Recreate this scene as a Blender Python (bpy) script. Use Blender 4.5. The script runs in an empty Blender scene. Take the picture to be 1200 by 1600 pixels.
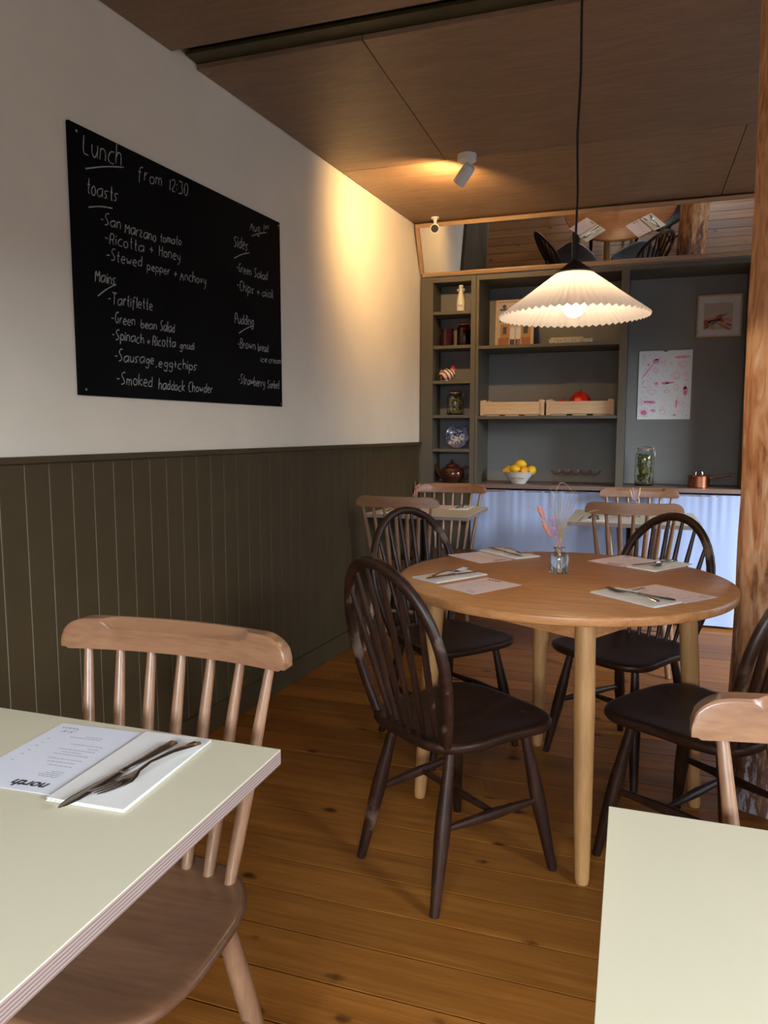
import bpy, bmesh, math, random
from mathutils import Vector, Matrix
R = math.radians; PI = math.pi
random.seed(7)
COL = bpy.context.scene.collection
SC = bpy.context.scene

# ------------------------------------------------------------------ camera
CZ = 1.22
cam_d = bpy.data.cameras.new('camera'); cam = bpy.data.objects.new('camera', cam_d); COL.objects.link(cam)
cam_d.sensor_fit = 'HORIZONTAL'; cam_d.sensor_width = 36; cam_d.lens = 1160 * 36 / 1200
cam.location = (0, 0, CZ)
cam.rotation_euler = (PI / 2 - math.atan(126 / 1160), 0, R(18.5))
cam_d.clip_start = .02
SC.camera = cam
# ------------------------------------------------------------------ world, daylight, exposure
w = bpy.data.worlds.new('sky'); SC.world = w; w.use_nodes = True
w.node_tree.nodes['Background'].inputs[0].default_value = (.62, .80, 1, 1)
w.node_tree.nodes['Background'].inputs[1].default_value = 1.0
SC.view_settings.view_transform = 'Standard'; SC.view_settings.look = 'None'
SC.view_settings.gamma = 1; SC.view_settings.use_curve_mapping = False
SC.view_settings.exposure = 1.02
SC.cycles.max_bounces = 14; SC.cycles.diffuse_bounces = 4; SC.cycles.glossy_bounces = 5
SC.cycles.transmission_bounces = 14; SC.cycles.transparent_max_bounces = 40
SC.cycles.sample_clamp_indirect = 6
SC.cycles.use_denoising = True


def window_light(name, loc, rot, sx, sy, energy, color):
    l = bpy.data.lights.new(name, 'AREA'); l.shape = 'RECTANGLE'; l.size = sx; l.size_y = sy
    l.energy = energy; l.color = color
    o = bpy.data.objects.new(name, l); COL.objects.link(o); o.location = loc; o.rotation_euler = rot
    return o


# sky light reaching the three windows from above the street
window_light('sky_before_front_window', (.35, -5.6, 3.7), (R(82), 0, 0), 6.0, 3.4, 1500, (.86, .93, 1))
window_light('sky_before_near_side_window', (5.6, .1, 3.6), (R(82), 0, R(90)), 4.5, 3.2, 1050, (.86, .93, 1))
window_light('sky_before_far_side_window', (5.6, 3.6, 3.2), (R(82), 0, R(90)), 2.6, 3.0, 50, (.78, .88, 1))


# ------------------------------------------------------------------ node materials
def new_mat(name):
    m = bpy.data.materials.new(name); m.use_nodes = True
    nt = m.node_tree; return m, nt, nt.nodes['Principled BSDF']


def N(nt, t, **kw):
    n = nt.nodes.new(t)
    for k, v in kw.items():
        if isinstance(k, str) and hasattr(n, k): setattr(n, k, v)
    return n


def ramp(nt, stops):
    r = nt.nodes.new('ShaderNodeValToRGB'); cr = r.color_ramp
    while len(cr.elements) > 1: cr.elements.remove(cr.elements[-1])
    cr.elements[0].position = stops[0][0]; cr.elements[0].color = (*stops[0][1], 1)
    for p, c in stops[1:]:
        e = cr.elements.new(p); e.color = (*c, 1)
    return r


def plain(name, c, rough=.5, metal=0, var=.06, scale=30, bump=.0, spec=.5, coat=0, trans=0, ior=1.45):
    m, nt, b = new_mat(name); L = nt.links.new
    tc = N(nt, 'ShaderNodeTexCoord'); no = N(nt, 'ShaderNodeTexNoise'); no.inputs['Scale'].default_value = scale
    no.inputs['Detail'].default_value = 4
    L(tc.outputs['Object'], no.inputs['Vector'])
    r = ramp(nt, [(.3, tuple(x * (1 - var) for x in c)), (.7, tuple(min(1, x * (1 + var)) for x in c))])
    L(no.outputs['Fac'], r.inputs['Fac']); L(r.outputs['Color'], b.inputs['Base Color'])
    b.inputs['Roughness'].default_value = rough; b.inputs['Metallic'].default_value = metal
    b.inputs['Specular IOR Level'].default_value = spec; b.inputs['Coat Weight'].default_value = coat
    b.inputs['Transmission Weight'].default_value = trans; b.inputs['IOR'].default_value = ior
    if bump:
        bp = N(nt, 'ShaderNodeBump'); bp.inputs['Strength'].default_value = bump; bp.inputs['Distance'].default_value = .002
        L(no.outputs['Fac'], bp.inputs['Height']); L(bp.outputs['Normal'], b.inputs['Normal'])
    return m


def wood(name, dark, mid, light, axis='x', cross=22, along=1.2, rough=.45, coat=0, knots=0, rand=False, bump=.15, spec=.5, wear=None, wearlo=.58):
    m, nt, b = new_mat(name); L = nt.links.new
    tc = N(nt, 'ShaderNodeTexCoord')
    vec = tc.outputs['Object']
    if rand:
        oi = N(nt, 'ShaderNodeObjectInfo'); mm = N(nt, 'ShaderNodeVectorMath', operation='SCALE')
        mm.inputs[0].default_value = (31, 17, 5); L(oi.outputs['Random'], mm.inputs['Scale'])
        ad = N(nt, 'ShaderNodeVectorMath', operation='ADD'); L(vec, ad.inputs[0]); L(mm.outputs[0], ad.inputs[1]); vec = ad.outputs[0]
    mp = N(nt, 'ShaderNodeMapping')
    s = {'x': (along, cross, cross), 'y': (cross, along, cross), 'z': (cross, cross, along)}[axis]
    mp.inputs['Scale'].default_value = s; L(vec, mp.inputs['Vector'])
    n1 = N(nt, 'ShaderNodeTexNoise'); n1.inputs['Scale'].default_value = 1; n1.inputs['Detail'].default_value = 6
    n1.inputs['Roughness'].default_value = .62; n1.inputs['Distortion'].default_value = .6
    L(mp.outputs[0], n1.inputs['Vector'])
    n2 = N(nt, 'ShaderNodeTexNoise'); n2.inputs['Scale'].default_value = 6; n2.inputs['Detail'].default_value = 3
    L(mp.outputs[0], n2.inputs['Vector'])
    mx = N(nt, 'ShaderNodeMath', operation='MULTIPLY_ADD'); mx.inputs[1].default_value = .3
    L(n2.outputs['Fac'], mx.inputs[0])
    sc = N(nt, 'ShaderNodeMath', operation='MULTIPLY'); sc.inputs[1].default_value = .7; L(n1.outputs['Fac'], sc.inputs[0]); L(sc.outputs[0], mx.inputs[2])
    r = ramp(nt, [(.32, dark), (.5, mid), (.68, light)]); L(mx.outputs[0], r.inputs['Fac'])
    out = r.outputs['Color']
    if rand:
        hv = N(nt, 'ShaderNodeHueSaturation'); mr = N(nt, 'ShaderNodeMapRange')
        mr.inputs['To Min'].default_value = .78; mr.inputs['To Max'].default_value = 1.22
        L(oi.outputs['Random'], mr.inputs['Value']); L(mr.outputs[0], hv.inputs['Value']); L(out, hv.inputs['Color']); out = hv.outputs['Color']
    if knots:
        mk = N(nt, 'ShaderNodeMapping'); mk.inputs['Scale'].default_value = {'x': (.55, 1, 1), 'y': (1, .55, 1), 'z': (1, 1, .5)}[axis]; L(vec, mk.inputs['Vector'])
        vo = N(nt, 'ShaderNodeTexVoronoi'); vo.inputs['Scale'].default_value = knots; L(mk.outputs[0], vo.inputs['Vector'])
        n3 = N(nt, 'ShaderNodeTexNoise'); n3.inputs['Scale'].default_value = 60; L(vec, n3.inputs['Vector'])
        a = N(nt, 'ShaderNodeMath', operation='MULTIPLY_ADD'); a.inputs[1].default_value = .06; L(n3.outputs['Fac'], a.inputs[0]); L(vo.outputs['Distance'], a.inputs[2])
        rk = ramp(nt, [(.085, (1, 1, 1)), (.115, (.5, .5, .5)), (.135, (.12, .12, .12)), (.2, (0, 0, 0))]); L(a.outputs[0], rk.inputs['Fac'])
        mixk = N(nt, 'ShaderNodeMix', data_type='RGBA'); L(rk.outputs['Color'], mixk.inputs['Factor']); L(out, mixk.inputs['A'])
        mixk.inputs['B'].default_value = tuple(x * .28 for x in dark) + (1,); out = mixk.outputs['Result']
    if wear:
        nw = N(nt, 'ShaderNodeTexNoise'); nw.inputs['Scale'].default_value = 9; nw.inputs['Detail'].default_value = 8; L(tc.outputs['Object'], nw.inputs['Vector'])
        rw = ramp(nt, [(wearlo, (0, 0, 0)), (wearlo + .1, (1, 1, 1))]); L(nw.outputs['Fac'], rw.inputs['Fac'])
        mw = N(nt, 'ShaderNodeMix', data_type='RGBA'); L(rw.outputs['Color'], mw.inputs['Factor']); L(out, mw.inputs['A'])
        mw.inputs['B'].default_value = (*wear, 1); out = mw.outputs['Result']
    L(out, b.inputs['Base Color'])
    b.inputs['Roughness'].default_value = rough; b.inputs['Coat Weight'].default_value = coat; b.inputs['Coat Roughness'].default_value = .25
    b.inputs['Specular IOR Level'].default_value = spec
    if bump:
        bp = N(nt, 'ShaderNodeBump'); bp.inputs['Strength'].default_value = bump; bp.inputs['Distance'].default_value = .001
        L(mx.outputs[0], bp.inputs['Height']); L(bp.outputs['Normal'], b.inputs['Normal'])
    return m


def glow(name, c, s):
    m, nt, b = new_mat(name); b.inputs['Base Color'].default_value = (*c, 1)
    b.inputs['Emission Color'].default_value = (*c, 1); b.inputs['Emission Strength'].default_value = s
    return m


def thin_glass(name, ior=1.45):
    m, nt, b = new_mat(name); L = nt.links.new
    t = N(nt, 'ShaderNodeBsdfTransparent'); g = N(nt, 'ShaderNodeBsdfGlossy'); g.inputs['Roughness'].default_value = .0
    f = N(nt, 'ShaderNodeLayerWeight'); f.inputs['Blend'].default_value = .5
    p = N(nt, 'ShaderNodeMath', operation='POWER'); p.inputs[1].default_value = 3; L(f.outputs['Facing'], p.inputs[0])
    q = N(nt, 'ShaderNodeMath', operation='MULTIPLY_ADD'); q.inputs[1].default_value = .75; q.inputs[2].default_value = (ior - 1) ** 2 / (ior + 1) ** 2; L(p.outputs[0], q.inputs[0])
    mx = N(nt, 'ShaderNodeMixShader'); L(q.outputs[0], mx.inputs[0]); L(t.outputs[0], mx.inputs[1]); L(g.outputs[0], mx.inputs[2]); L(mx.outputs[0], nt.nodes['Material Output'].inputs[0])
    return m


def glass(name, c=(1, 1, 1), rough=0.0):
    m, nt, b = new_mat(name); b.inputs['Base Color'].default_value = (*c, 1); b.inputs['Roughness'].default_value = rough
    b.inputs['Transmission Weight'].default_value = 1; b.inputs['IOR'].default_value = 1.45
    return m


M = {}
M['plaster'] = plain('painted_plaster', (.75, .68, .56), .75, var=.03, scale=5, bump=.12)
M['white_wall'] = plain('white_wall_paint', (.5, .47, .42), .8, var=.03, scale=4)
M['olive'] = plain('olive_panel_paint', (.068, .048, .023), .5, var=.08, scale=6, bump=.05, spec=.2)
M['groove'] = plain('pale_groove_highlight', (.42, .38, .28), .8)  # light caught by the groove bevels, put into the colour
M['grey_paint'] = plain('grey_green_cabinet_paint', (.105, .092, .066), .55, var=.05, scale=6)
M['grey_back'] = plain('blue_grey_back_paint', (.20, .195, .185), .6, var=.07, scale=4)
M['beam'] = plain('olive_steel_paint', (.05, .04, .012), .45, var=.2, scale=12)
M['floor'] = wood('pine_floorboards', (.175, .060, .010), (.245, .090, .015), (.32, .128, .026), 'x', 30, 1.3, .45, knots=6.5, rand=True, bump=.15, spec=.18)
M['gap'] = plain('dark_gap', (.010, .006, .004), .9, spec=.05)
M['ceil'] = wood('brown_plywood', (.17, .10, .055), (.225, .135, .075), (.285, .178, .105), 'x', 26, 5, .5, rand=True, bump=.1)
M['trim'] = wood('pine_trim', (.30, .17, .08), (.40, .24, .12), (.5, .32, .17), 'x', 40, 2, .5)
M['oak'] = wood('oak_tabletop', (.36, .145, .048), (.49, .22, .078), (.60, .30, .12), 'x', 45, 5, .36, coat=.12)
M['oakleg'] = wood('oak_leg', (.36, .18, .06), (.46, .245, .09), (.54, .31, .13), 'z', 60, 3, .45)
M['beech'] = wood('beech', (.205, .092, .043), (.275, .132, .065), (.33, .168, .087), 'x', 30, 3, .33, coat=.3)
M['beechv'] = wood('beech_turned', (.20, .10, .052), (.265, .145, .08), (.33, .19, .11), 'z', 60, 4, .33, coat=.3)
M['beechseat'] = wood('beech_seat', (.13, .06, .03), (.185, .09, .046), (.24, .125, .066), 'x', 22, 1.6, .33, coat=.35)
M['dark'] = wood('dark_stained_elm', (.012, .005, .003), (.026, .010, .0055), (.050, .019, .010), 'y', 34, 3, .42, spec=.28, wear=(.16, .10, .07), wearlo=.68)
M['darkv'] = wood('dark_stained_turned', (.012, .005, .003), (.026, .010, .0055), (.050, .019, .010), 'z', 34, 3, .42, spec=.28, wear=(.17, .11, .08), wearlo=.64)
M['darkbow'] = wood('worn_highlit_bow', (.012, .005, .003), (.026, .010, .0055), (.050, .019, .010), 'x', 30, 6, .4, spec=.35, wear=(.15, .105, .075), wearlo=.55)  # pale patches are wear plus a gloss highlight painted into the colour
M['ply'] = None
M['laminate'] = plain('cream_laminate', (.72, .67, .49), .33, var=.01, scale=3, spec=.35)
M['blackmetal'] = plain('black_metal', (.012, .012, .013), .4, spec=.5)
M['steel'] = plain('cutlery_steel', (.55, .52, .5), .18, 1, var=.02)
M['paper'] = plain('white_paper', (.80, .82, .90), .7, var=.01)
M['pink'] = plain('pale_pink_paper', (.80, .66, .66), .7, var=.01)
M['napkin'] = plain('paper_napkin', (.84, .83, .79), .8, var=.02, scale=40, bump=.1)
M['ink'] = plain('black_ink', (.02, .02, .022), .7)
M['greyink'] = plain('grey_ink', (.22, .22, .25), .8)
M['chalk'] = plain('chalk', (.34, .34, .33), .9, var=.35, scale=180)
M['board'] = plain('blackboard', (.0045, .0045, .005), .7, var=.35, scale=3, spec=.08)
M['screw'] = plain('screw_metal', (.4, .4, .4), .3, 1)
M['whiteplastic'] = plain('white_plastic', (.72, .70, .66), .35, var=.01)
M['blackplastic'] = plain('black_plastic', (.015, .015, .015), .35)
M['porcelain'] = plain('white_porcelain', (.75, .73, .69), .15, var=.02, coat=.5)
M['brownglaze'] = plain('brown_glaze', (.06, .016, .008), .1, var=.2, scale=8, coat=.6)
M['lemon'] = plain('lemon_skin', (.82, .50, .02), .4, var=.1, scale=60, bump=.3)
M['orange'] = plain('orange_skin', (.80, .36, .02), .45, var=.1, scale=60, bump=.3)
M['crate'] = wood('pale_crate_wood', (.50, .34, .18), (.62, .44, .26), (.68, .50, .31), 'x', 30, 2.5, .6)
M['counter'] = wood('brown_counter', (.14, .085, .065), (.19, .12, .095), (.24, .155, .12), 'x', 30, 2, .45)
M['copper'] = plain('copper', (.58, .22, .12), .22, 1, var=.1, scale=12)
M['darkwood'] = plain('dark_handle_wood', (.07, .022, .014), .4)
M['redsquash'] = plain('red_squash_skin', (.55, .02, .01), .3, var=.25, scale=20)
M['mirror'] = plain('mirror_silver', (.86, .87, .86), .01, 1, var=0)
M['glass'] = glass('clear_glass')
M['coupe'] = thin_glass('coupe_glass_wall', 1.9)
M['pane'] = thin_glass('window_glass')
M['amber'] = glass('amber_glass', (.45, .10, .02))
M['darkjar'] = plain('dark_preserve', (.035, .006, .008), .08, coat=.6)
M['olives'] = plain('pickled_olives', (.30, .26, .08), .3, var=.5, scale=50)
M['gherkin'] = plain('pickle_slices', (.24, .24, .07), .35, var=.4, scale=40)
M['seal'] = plain('orange_rubber', (.5, .15, .06), .5)
M['pinkink'] = plain('pink_ink', (.85, .27, .46), .8, var=.2, scale=40)
M['palepinkink'] = plain('pale_pink_ink', (.82, .45, .58), .8, var=.2, scale=40)
M['calpaper'] = plain('calendar_paper', (.76, .77, .75), .7, var=.01)
M['bunny'] = plain('pink_bunny_tail', (.78, .34, .28), .9, var=.2, scale=200, bump=.6)
M['lilac'] = plain('lilac_dried_flower', (.58, .36, .70), .8, var=.3, scale=80)
M['straw'] = plain('dried_grass', (.52, .40, .24), .8, var=.2, scale=80)
M['yellowstraw'] = plain('yellow_dried_grass', (.60, .42, .12), .8, var=.2, scale=80)
M['hen'] = None


def curtain_mat():
    m, nt, b = new_mat('pale_blue_linen'); L = nt.links.new
    tc = N(nt, 'ShaderNodeTexCoord'); wv = N(nt, 'ShaderNodeTexNoise'); mp = N(nt, 'ShaderNodeMapping')
    mp.inputs['Scale'].default_value = (300, 300, 60); L(tc.outputs['Object'], mp.inputs[0]); L(mp.outputs[0], wv.inputs['Vector'])
    r = ramp(nt, [(.3, (.34, .43, .66)), (.7, (.44, .53, .78))]); L(wv.outputs['Fac'], r.inputs['Fac']); L(r.outputs[0], b.inputs['Base Color'])
    b.inputs['Roughness'].default_value = .9; b.inputs['Specular IOR Level'].default_value = .1
    return m


def ply_mat():
    m, nt, b = new_mat('plywood_edge'); L = nt.links.new
    tc = N(nt, 'ShaderNodeTexCoord'); sp = N(nt, 'ShaderNodeSeparateXYZ'); L(tc.outputs['Object'], sp.inputs[0])
    no = N(nt, 'ShaderNodeTexNoise'); no.inputs['Scale'].default_value = 40; L(tc.outputs['Object'], no.inputs['Vector'])
    a = N(nt, 'ShaderNodeMath', operation='MULTIPLY'); a.inputs[1].default_value = 1500; L(sp.outputs['Z'], a.inputs[0])
    a2 = N(nt, 'ShaderNodeMath', operation='MULTIPLY_ADD'); a2.inputs[1].default_value = 1.5; L(no.outputs['Fac'], a2.inputs[0]); L(a.outputs[0], a2.inputs[2])
    s = N(nt, 'ShaderNodeMath', operation='SINE'); L(a2.outputs[0], s.inputs[0])
    r = ramp(nt, [(.1, (.17, .115, .10)), (.6, (.36, .28, .255))])
    mr = N(nt, 'ShaderNodeMapRange'); mr.inputs['From Min'].default_value = -1; L(s.outputs[0], mr.inputs['Value']); L(mr.outputs[0], r.inputs['Fac'])
    L(r.outputs[0], b.inputs['Base Color']); b.inputs['Roughness'].default_value = .6
    return m


def post_mat():
    m, nt, b = new_mat('rough_hewn_timber'); L = nt.links.new
    tc = N(nt, 'ShaderNodeTexCoord'); mp = N(nt, 'ShaderNodeMapping'); mp.inputs['Scale'].default_value = (13, 13, 2.6); L(tc.outputs['Object'], mp.inputs[0])
    n = N(nt, 'ShaderNodeTexNoise'); n.inputs['Scale'].default_value = 1.6; n.inputs['Detail'].default_value = 8; n.inputs['Distortion'].default_value = 2.2; L(mp.outputs[0], n.inputs['Vector'])
    r = ramp(nt, [(.28, (.26, .09, .03)), (.38, (.48, .20, .08)), (.50, (.62, .31, .14)), (.62, (.70, .42, .23)), (.75, (.76, .58, .42))]); L(n.outputs['Fac'], r.inputs['Fac'])
    sp = N(nt, 'ShaderNodeSeparateXYZ'); L(tc.outputs['Object'], sp.inputs[0])
    # old whitewash and dark stain that still cling to the foot of the post
    n2 = N(nt, 'ShaderNodeTexNoise'); n2.inputs['Scale'].default_value = 7; n2.inputs['Detail'].default_value = 9; n2.inputs['Roughness'].default_value = .75
    mp2 = N(nt, 'ShaderNodeMapping'); mp2.inputs['Scale'].default_value = (1.6, 1.6, .35); L(tc.outputs['Object'], mp2.inputs[0]); L(mp2.outputs[0], n2.inputs['Vector'])
    mr = N(nt, 'ShaderNodeMapRange'); mr.inputs['From Min'].default_value = 0; mr.inputs['From Max'].default_value = 1.15; mr.inputs['To Min'].default_value = .16; mr.inputs['To Max'].default_value = -.20
    L(sp.outputs['Z'], mr.inputs['Value'])
    ad = N(nt, 'ShaderNodeMath', operation='ADD'); L(n2.outputs['Fac'], ad.inputs[0]); L(mr.outputs[0], ad.inputs[1])
    rs = ramp(nt, [(.46, (0, 0, 0)), (.56, (1, 1, 1))]); L(ad.outputs[0], rs.inputs['Fac'])
    mx = N(nt, 'ShaderNodeMix', data_type='RGBA'); L(rs.outputs[0], mx.inputs['Factor']); L(r.outputs[0], mx.inputs['A']); mx.inputs['B'].default_value = (.17, .075, .05, 1)
    rp = ramp(nt, [(.60, (0, 0, 0)), (.63, (1, 1, 1))]); L(ad.outputs[0], rp.inputs['Fac'])
    mx2 = N(nt, 'ShaderNodeMix', data_type='RGBA'); L(rp.outputs[0], mx2.inputs['Factor']); L(mx.outputs['Result'], mx2.inputs['A']); mx2.inputs['B'].default_value = (.50, .50, .55, 1)
    L(mx2.outputs['Result'], b.inputs['Base Color']); b.inputs['Roughness'].default_value = .55
    bp = N(nt, 'ShaderNodeBump'); bp.inputs['Strength'].default_value = .5; bp.inputs['Distance'].default_value = .004; L(n.outputs['Fac'], bp.inputs['Height']); L(bp.outputs[0], b.inputs['Normal'])
    return m


def shade_mat():
    m, nt, b = new_mat('pleated_white_paper'); L = nt.links.new
    b.inputs['Base Color'].default_value = (.80, .78, .80, 1); b.inputs['Roughness'].default_value = .8
    t = N(nt, 'ShaderNodeBsdfTranslucent'); t.inputs['Color'].default_value = (.80, .72, .66, 1)
    mx = N(nt, 'ShaderNodeMixShader'); mx.inputs[0].default_value = .34
    L(b.outputs[0], mx.inputs[1]); L(t.outputs[0], mx.inputs[2]); L(mx.outputs[0], nt.nodes['Material Output'].inputs[0])
    return m


def plate_mat():
    m, nt, b = new_mat('blue_transfer_plate'); L = nt.links.new
    tc = N(nt, 'ShaderNodeTexCoord'); ln = N(nt, 'ShaderNodeVectorMath', operation='LENGTH'); L(tc.outputs['Object'], ln.inputs[0])
    no = N(nt, 'ShaderNodeTexNoise'); no.inputs['Scale'].default_value = 70; no.inputs['Detail'].default_value = 5; L(tc.outputs['Object'], no.inputs['Vector'])
    r1 = ramp(nt, [(.45, (.015, .035, .20)), (.52, (.60, .68, .82))]); L(no.outputs['Fac'], r1.inputs['Fac'])
    s = N(nt, 'ShaderNodeMath', operation='MULTIPLY'); s.inputs[1].default_value = 10; L(ln.outputs['Value'], s.inputs[0])
    rr = ramp(nt, [(.0, (1, 1, 1)), (.50, (1, 1, 1)), (.51, (0, 0, 0)), (.56, (0, 0, 0)), (.57, (.75, .75, .75)), (.62, (.1, .1, .1)), (.92, (.35, .35, .35)), (.97, (0, 0, 0))]); L(s.outputs[0], rr.inputs['Fac'])
    mx = N(nt, 'ShaderNodeMix', data_type='RGBA'); L(rr.outputs[0], mx.inputs['Factor']); mx.inputs['A'].default_value = (.02, .045, .18, 1); L(r1.outputs[0], mx.inputs['B'])
    L(mx.outputs['Result'], b.inputs['Base Color']); b.inputs['Roughness'].default_value = .12; b.inputs['Coat Weight'].default_value = .5
    return m


def stripe_mat():
    m, nt, b = new_mat('red_striped_glaze'); L = nt.links.new
    tc = N(nt, 'ShaderNodeTexCoord'); wv = N(nt, 'ShaderNodeTexWave'); wv.inputs['Scale'].default_value = 17; wv.inputs['Distortion'].default_value = 2
    wv.bands_direction = 'DIAGONAL'; L(tc.outputs['Object'], wv.inputs['Vector'])
    r = ramp(nt, [(.3, (.32, .02, .02)), (.45, (.75, .7, .64))]); L(wv.outputs['Fac'], r.inputs['Fac']); L(r.outputs[0], b.inputs['Base Color'])
    b.inputs['Roughness'].default_value = .15; b.inputs['Coat Weight'].default_value = .4
    return m


def tile_mat():
    m, nt, b = new_mat('blue_patterned_cover'); L = nt.links.new
    tc = N(nt, 'ShaderNodeTexCoord'); vo = N(nt, 'ShaderNodeTexVoronoi'); vo.inputs['Scale'].default_value = 70; L(tc.outputs['Object'], vo.inputs['Vector'])
    r = ramp(nt, [(.2, (.12, .2, .22)), (.5, (.45, .52, .5)), (.8, (.5, .42, .3))]); L(vo.outputs['Distance'], r.inputs['Fac']); L(r.outputs[0], b.inputs['Base Color'])
    return m


M['curtain'] = curtain_mat(); M['ply'] = ply_mat(); M['post'] = post_mat(); M['shade'] = shade_mat(); M['plate'] = plate_mat()
M['hen'] = stripe_mat(); M['tile'] = tile_mat()


# ------------------------------------------------------------------ mesh builder
class MB:
    def __init__(s): s.v = []; s.f = []

    def add(s, vs, fs):
        k = len(s.v); s.v += [Vector(v) for v in vs]; s.f += [tuple(i + k for i in f) for f in fs]; return s

    def box(s, lo, hi):
        x0, y0, z0 = lo; x1, y1, z1 = hi
        return s.add([(x0, y0, z0), (x1, y0, z0), (x1, y1, z0), (x0, y1, z0), (x0, y0, z1), (x1, y0, z1), (x1, y1, z1), (x0, y1, z1)],
                     [(0, 3, 2, 1), (4, 5, 6, 7), (0, 1, 5, 4), (1, 2, 6, 5), (2, 3, 7, 6), (3, 0, 4, 7)])

    def tube(s, pts, rad, n=10, cap=True, flat=1.0, up=None):
        pts = [Vector(p) for p in pts]; m = len(pts)
        if not hasattr(rad, '__len__'): rad = [rad] * m
        vs = []; fs = []; prev = None
        for i, p in enumerate(pts):
            t = (pts[min(i + 1, m - 1)] - pts[max(i - 1, 0)]).normalized()
            if up is not None: a = Vector(up)
            elif prev is not None: a = prev
            else: a = Vector((0, 0, 1)) if abs(t.z) < .9 else Vector((1, 0, 0))
            u = (a - t * a.dot(t))
            if u.length < 1e-6: u = t.orthogonal()
            u.normalize(); v = t.cross(u); prev = u
            for k in range(n):
                an = 2 * PI * k / n
                vs.append(p + u * math.cos(an) * rad[i] * flat + v * math.sin(an) * rad[i])
        for i in range(m - 1):
            for k in range(n):
                a = i * n + k; b = i * n + (k + 1) % n
                fs.append((a, b, b + n, a + n))
        if cap: fs += [tuple(range(n - 1, -1, -1)), tuple(range((m - 1) * n, m * n))]
        return s.add(vs, fs)

    def rod(s, a, b, prof, n=10):
        a = Vector(a); b = Vector(b)
        return s.tube([a.lerp(b, t) for t, r in prof], [r for t, r in prof], n)

    def lathe(s, prof, c=(0, 0, 0), n=32, axis='z'):
        vs = []; fs = []; m = len(prof); c = Vector(c)
        for r, z in prof:
            for k in range(n):
                a = 2 * PI * k / n; p = (r * math.cos(a), r * math.sin(a), z)
                if axis == 'y': p = (p[0], -p[2], p[1])
                if axis == 'x': p = (p[2], p[0], p[1])
                vs.append(c + Vector(p))
        for i in range(m - 1):
            for k in range(n):
                a = i * n + k; b = i * n + (k + 1) % n; fs.append((a, b, b + n, a + n))
        if prof[0][0] > 1e-6: fs.append(tuple(range(n - 1, -1, -1)))
        if prof[-1][0] > 1e-6: fs.append(tuple(range((m - 1) * n, m * n)))
        return s.add(vs, fs)

    def ball(s, c, r, n=14, m=8, rot=None):
        rx, ry, rz = r if hasattr(r, '__len__') else (r, r, r); vs = []; fs = []
        for i in range(m + 1):
            ph = -PI / 2 + PI * i / m
            for k in range(n):
                a = 2 * PI * k / n; v = Vector((rx * math.cos(ph) * math.cos(a), ry * math.cos(ph) * math.sin(a), rz * math.sin(ph)))
                if rot: v = rot @ v
                vs.append(Vector(c) + v)
        for i in range(m):
            for k in range(n):
                a = i * n + k; b = i * n + (k + 1) % n; fs.append((a, b, b + n, a + n))
        return s.add(vs, fs)

    def seat(s, outline, zt, th, dish):
        n = len(outline); vs = []; fs = []
        for fr in (.04, .3, .55, .75, .88, .95):
            for x, y in outline: vs.append((x * fr, y * fr, zt - dish * max(0, 1 - (fr / .9) ** 2.2)))
        for fr, z in ((.985, zt - .002), (1, zt - .008), (1, zt - th * .55), (.975, zt - th * .85), (.92, zt - th)):
            for x, y in outline: vs.append((x * fr, y * fr, z))
        m = 11
        for i in range(m - 1):
            for k in range(n):
                a = i * n + k; b = i * n + (k + 1) % n; fs.append((a, a + n, b + n, b))
        fs.append(tuple(range(n))); fs.append(tuple(range(m * n - 1, (m - 1) * n - 1, -1)))
        return s.add(vs, fs)

    def build(s, name, mat, parent=None, bevel=0, sharp=35, xf=None):
        me = bpy.data.meshes.new(name)
        vs = [xf @ v for v in s.v] if xf else s.v
        me.from_pydata([tuple(v) for v in vs], [], s.f)
        bm = bmesh.new(); bm.from_mesh(me)
        bmesh.ops.remove_doubles(bm, verts=bm.verts, dist=1e-6)
        if bevel: bmesh.ops.bevel(bm, geom=list(bm.edges), offset=bevel, segments=2, affect='EDGES', profile=.5)
        bmesh.ops.recalc_face_normals(bm, faces=bm.faces)
        bm.to_mesh(me); bm.free()
        me.polygons.foreach_set('use_smooth', [True] * len(me.polygons)); me.set_sharp_from_angle(angle=R(22 if bevel else sharp))
        me.materials.append(mat)
        o = bpy.data.objects.new(name, me); COL.objects.link(o)
        if parent: o.parent = parent
        return o


def tag(o, label=None, cat=None, group=None, kind=None):
    for k, v in (('label', label), ('category', cat), ('group', group), ('kind', kind)):
        if v: o[k] = v
    return o


def thing(name, label, cat, loc=(0, 0, 0), rz=0, group=None):
    o = bpy.data.objects.new(name, None); o.empty_display_size = .05; COL.objects.link(o)
    o.location = loc; o.rotation_euler = (0, 0, rz)
    return tag(o, label, cat, group)


def struct(name, loc=(0, 0, 0), rz=0):
    o = bpy.data.objects.new(name, None); o.empty_display_size = .05; COL.objects.link(o)
    o.location = loc; o.rotation_euler = (0, 0, rz); o['kind'] = 'structure'; return o


def dup(root, loc, rz, label, group=None, scale=None):
    r = root.copy(); COL.objects.link(r); r.location = loc; r.rotation_euler = (0, 0, rz); r['label'] = label
    if group: r['group'] = group
    if scale: r.scale = scale
    for ch in list(root.children):
        c = ch.copy(); COL.objects.link(c); c.parent = r
        for g in list(ch.children):
            d = g.copy(); COL.objects.link(d); d.parent = c
    return r


def face(dx, dy): return math.atan2(-dx, dy)       # rotation that turns local +Y towards (dx, dy)


def rbox(lo, hi): return MB().box(lo, hi)


# ------------------------------------------------------------------ room shell
CEIL = 2.573; YB = 4.96; YN = -2.2; XR = 2.0
WA = R(4.889)                                       # the left wall is not square to the floorboards
W0X = -1.611 - 2.572 * math.tan(WA)


def wallx(y): return W0X + y * math.tan(WA)


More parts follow.
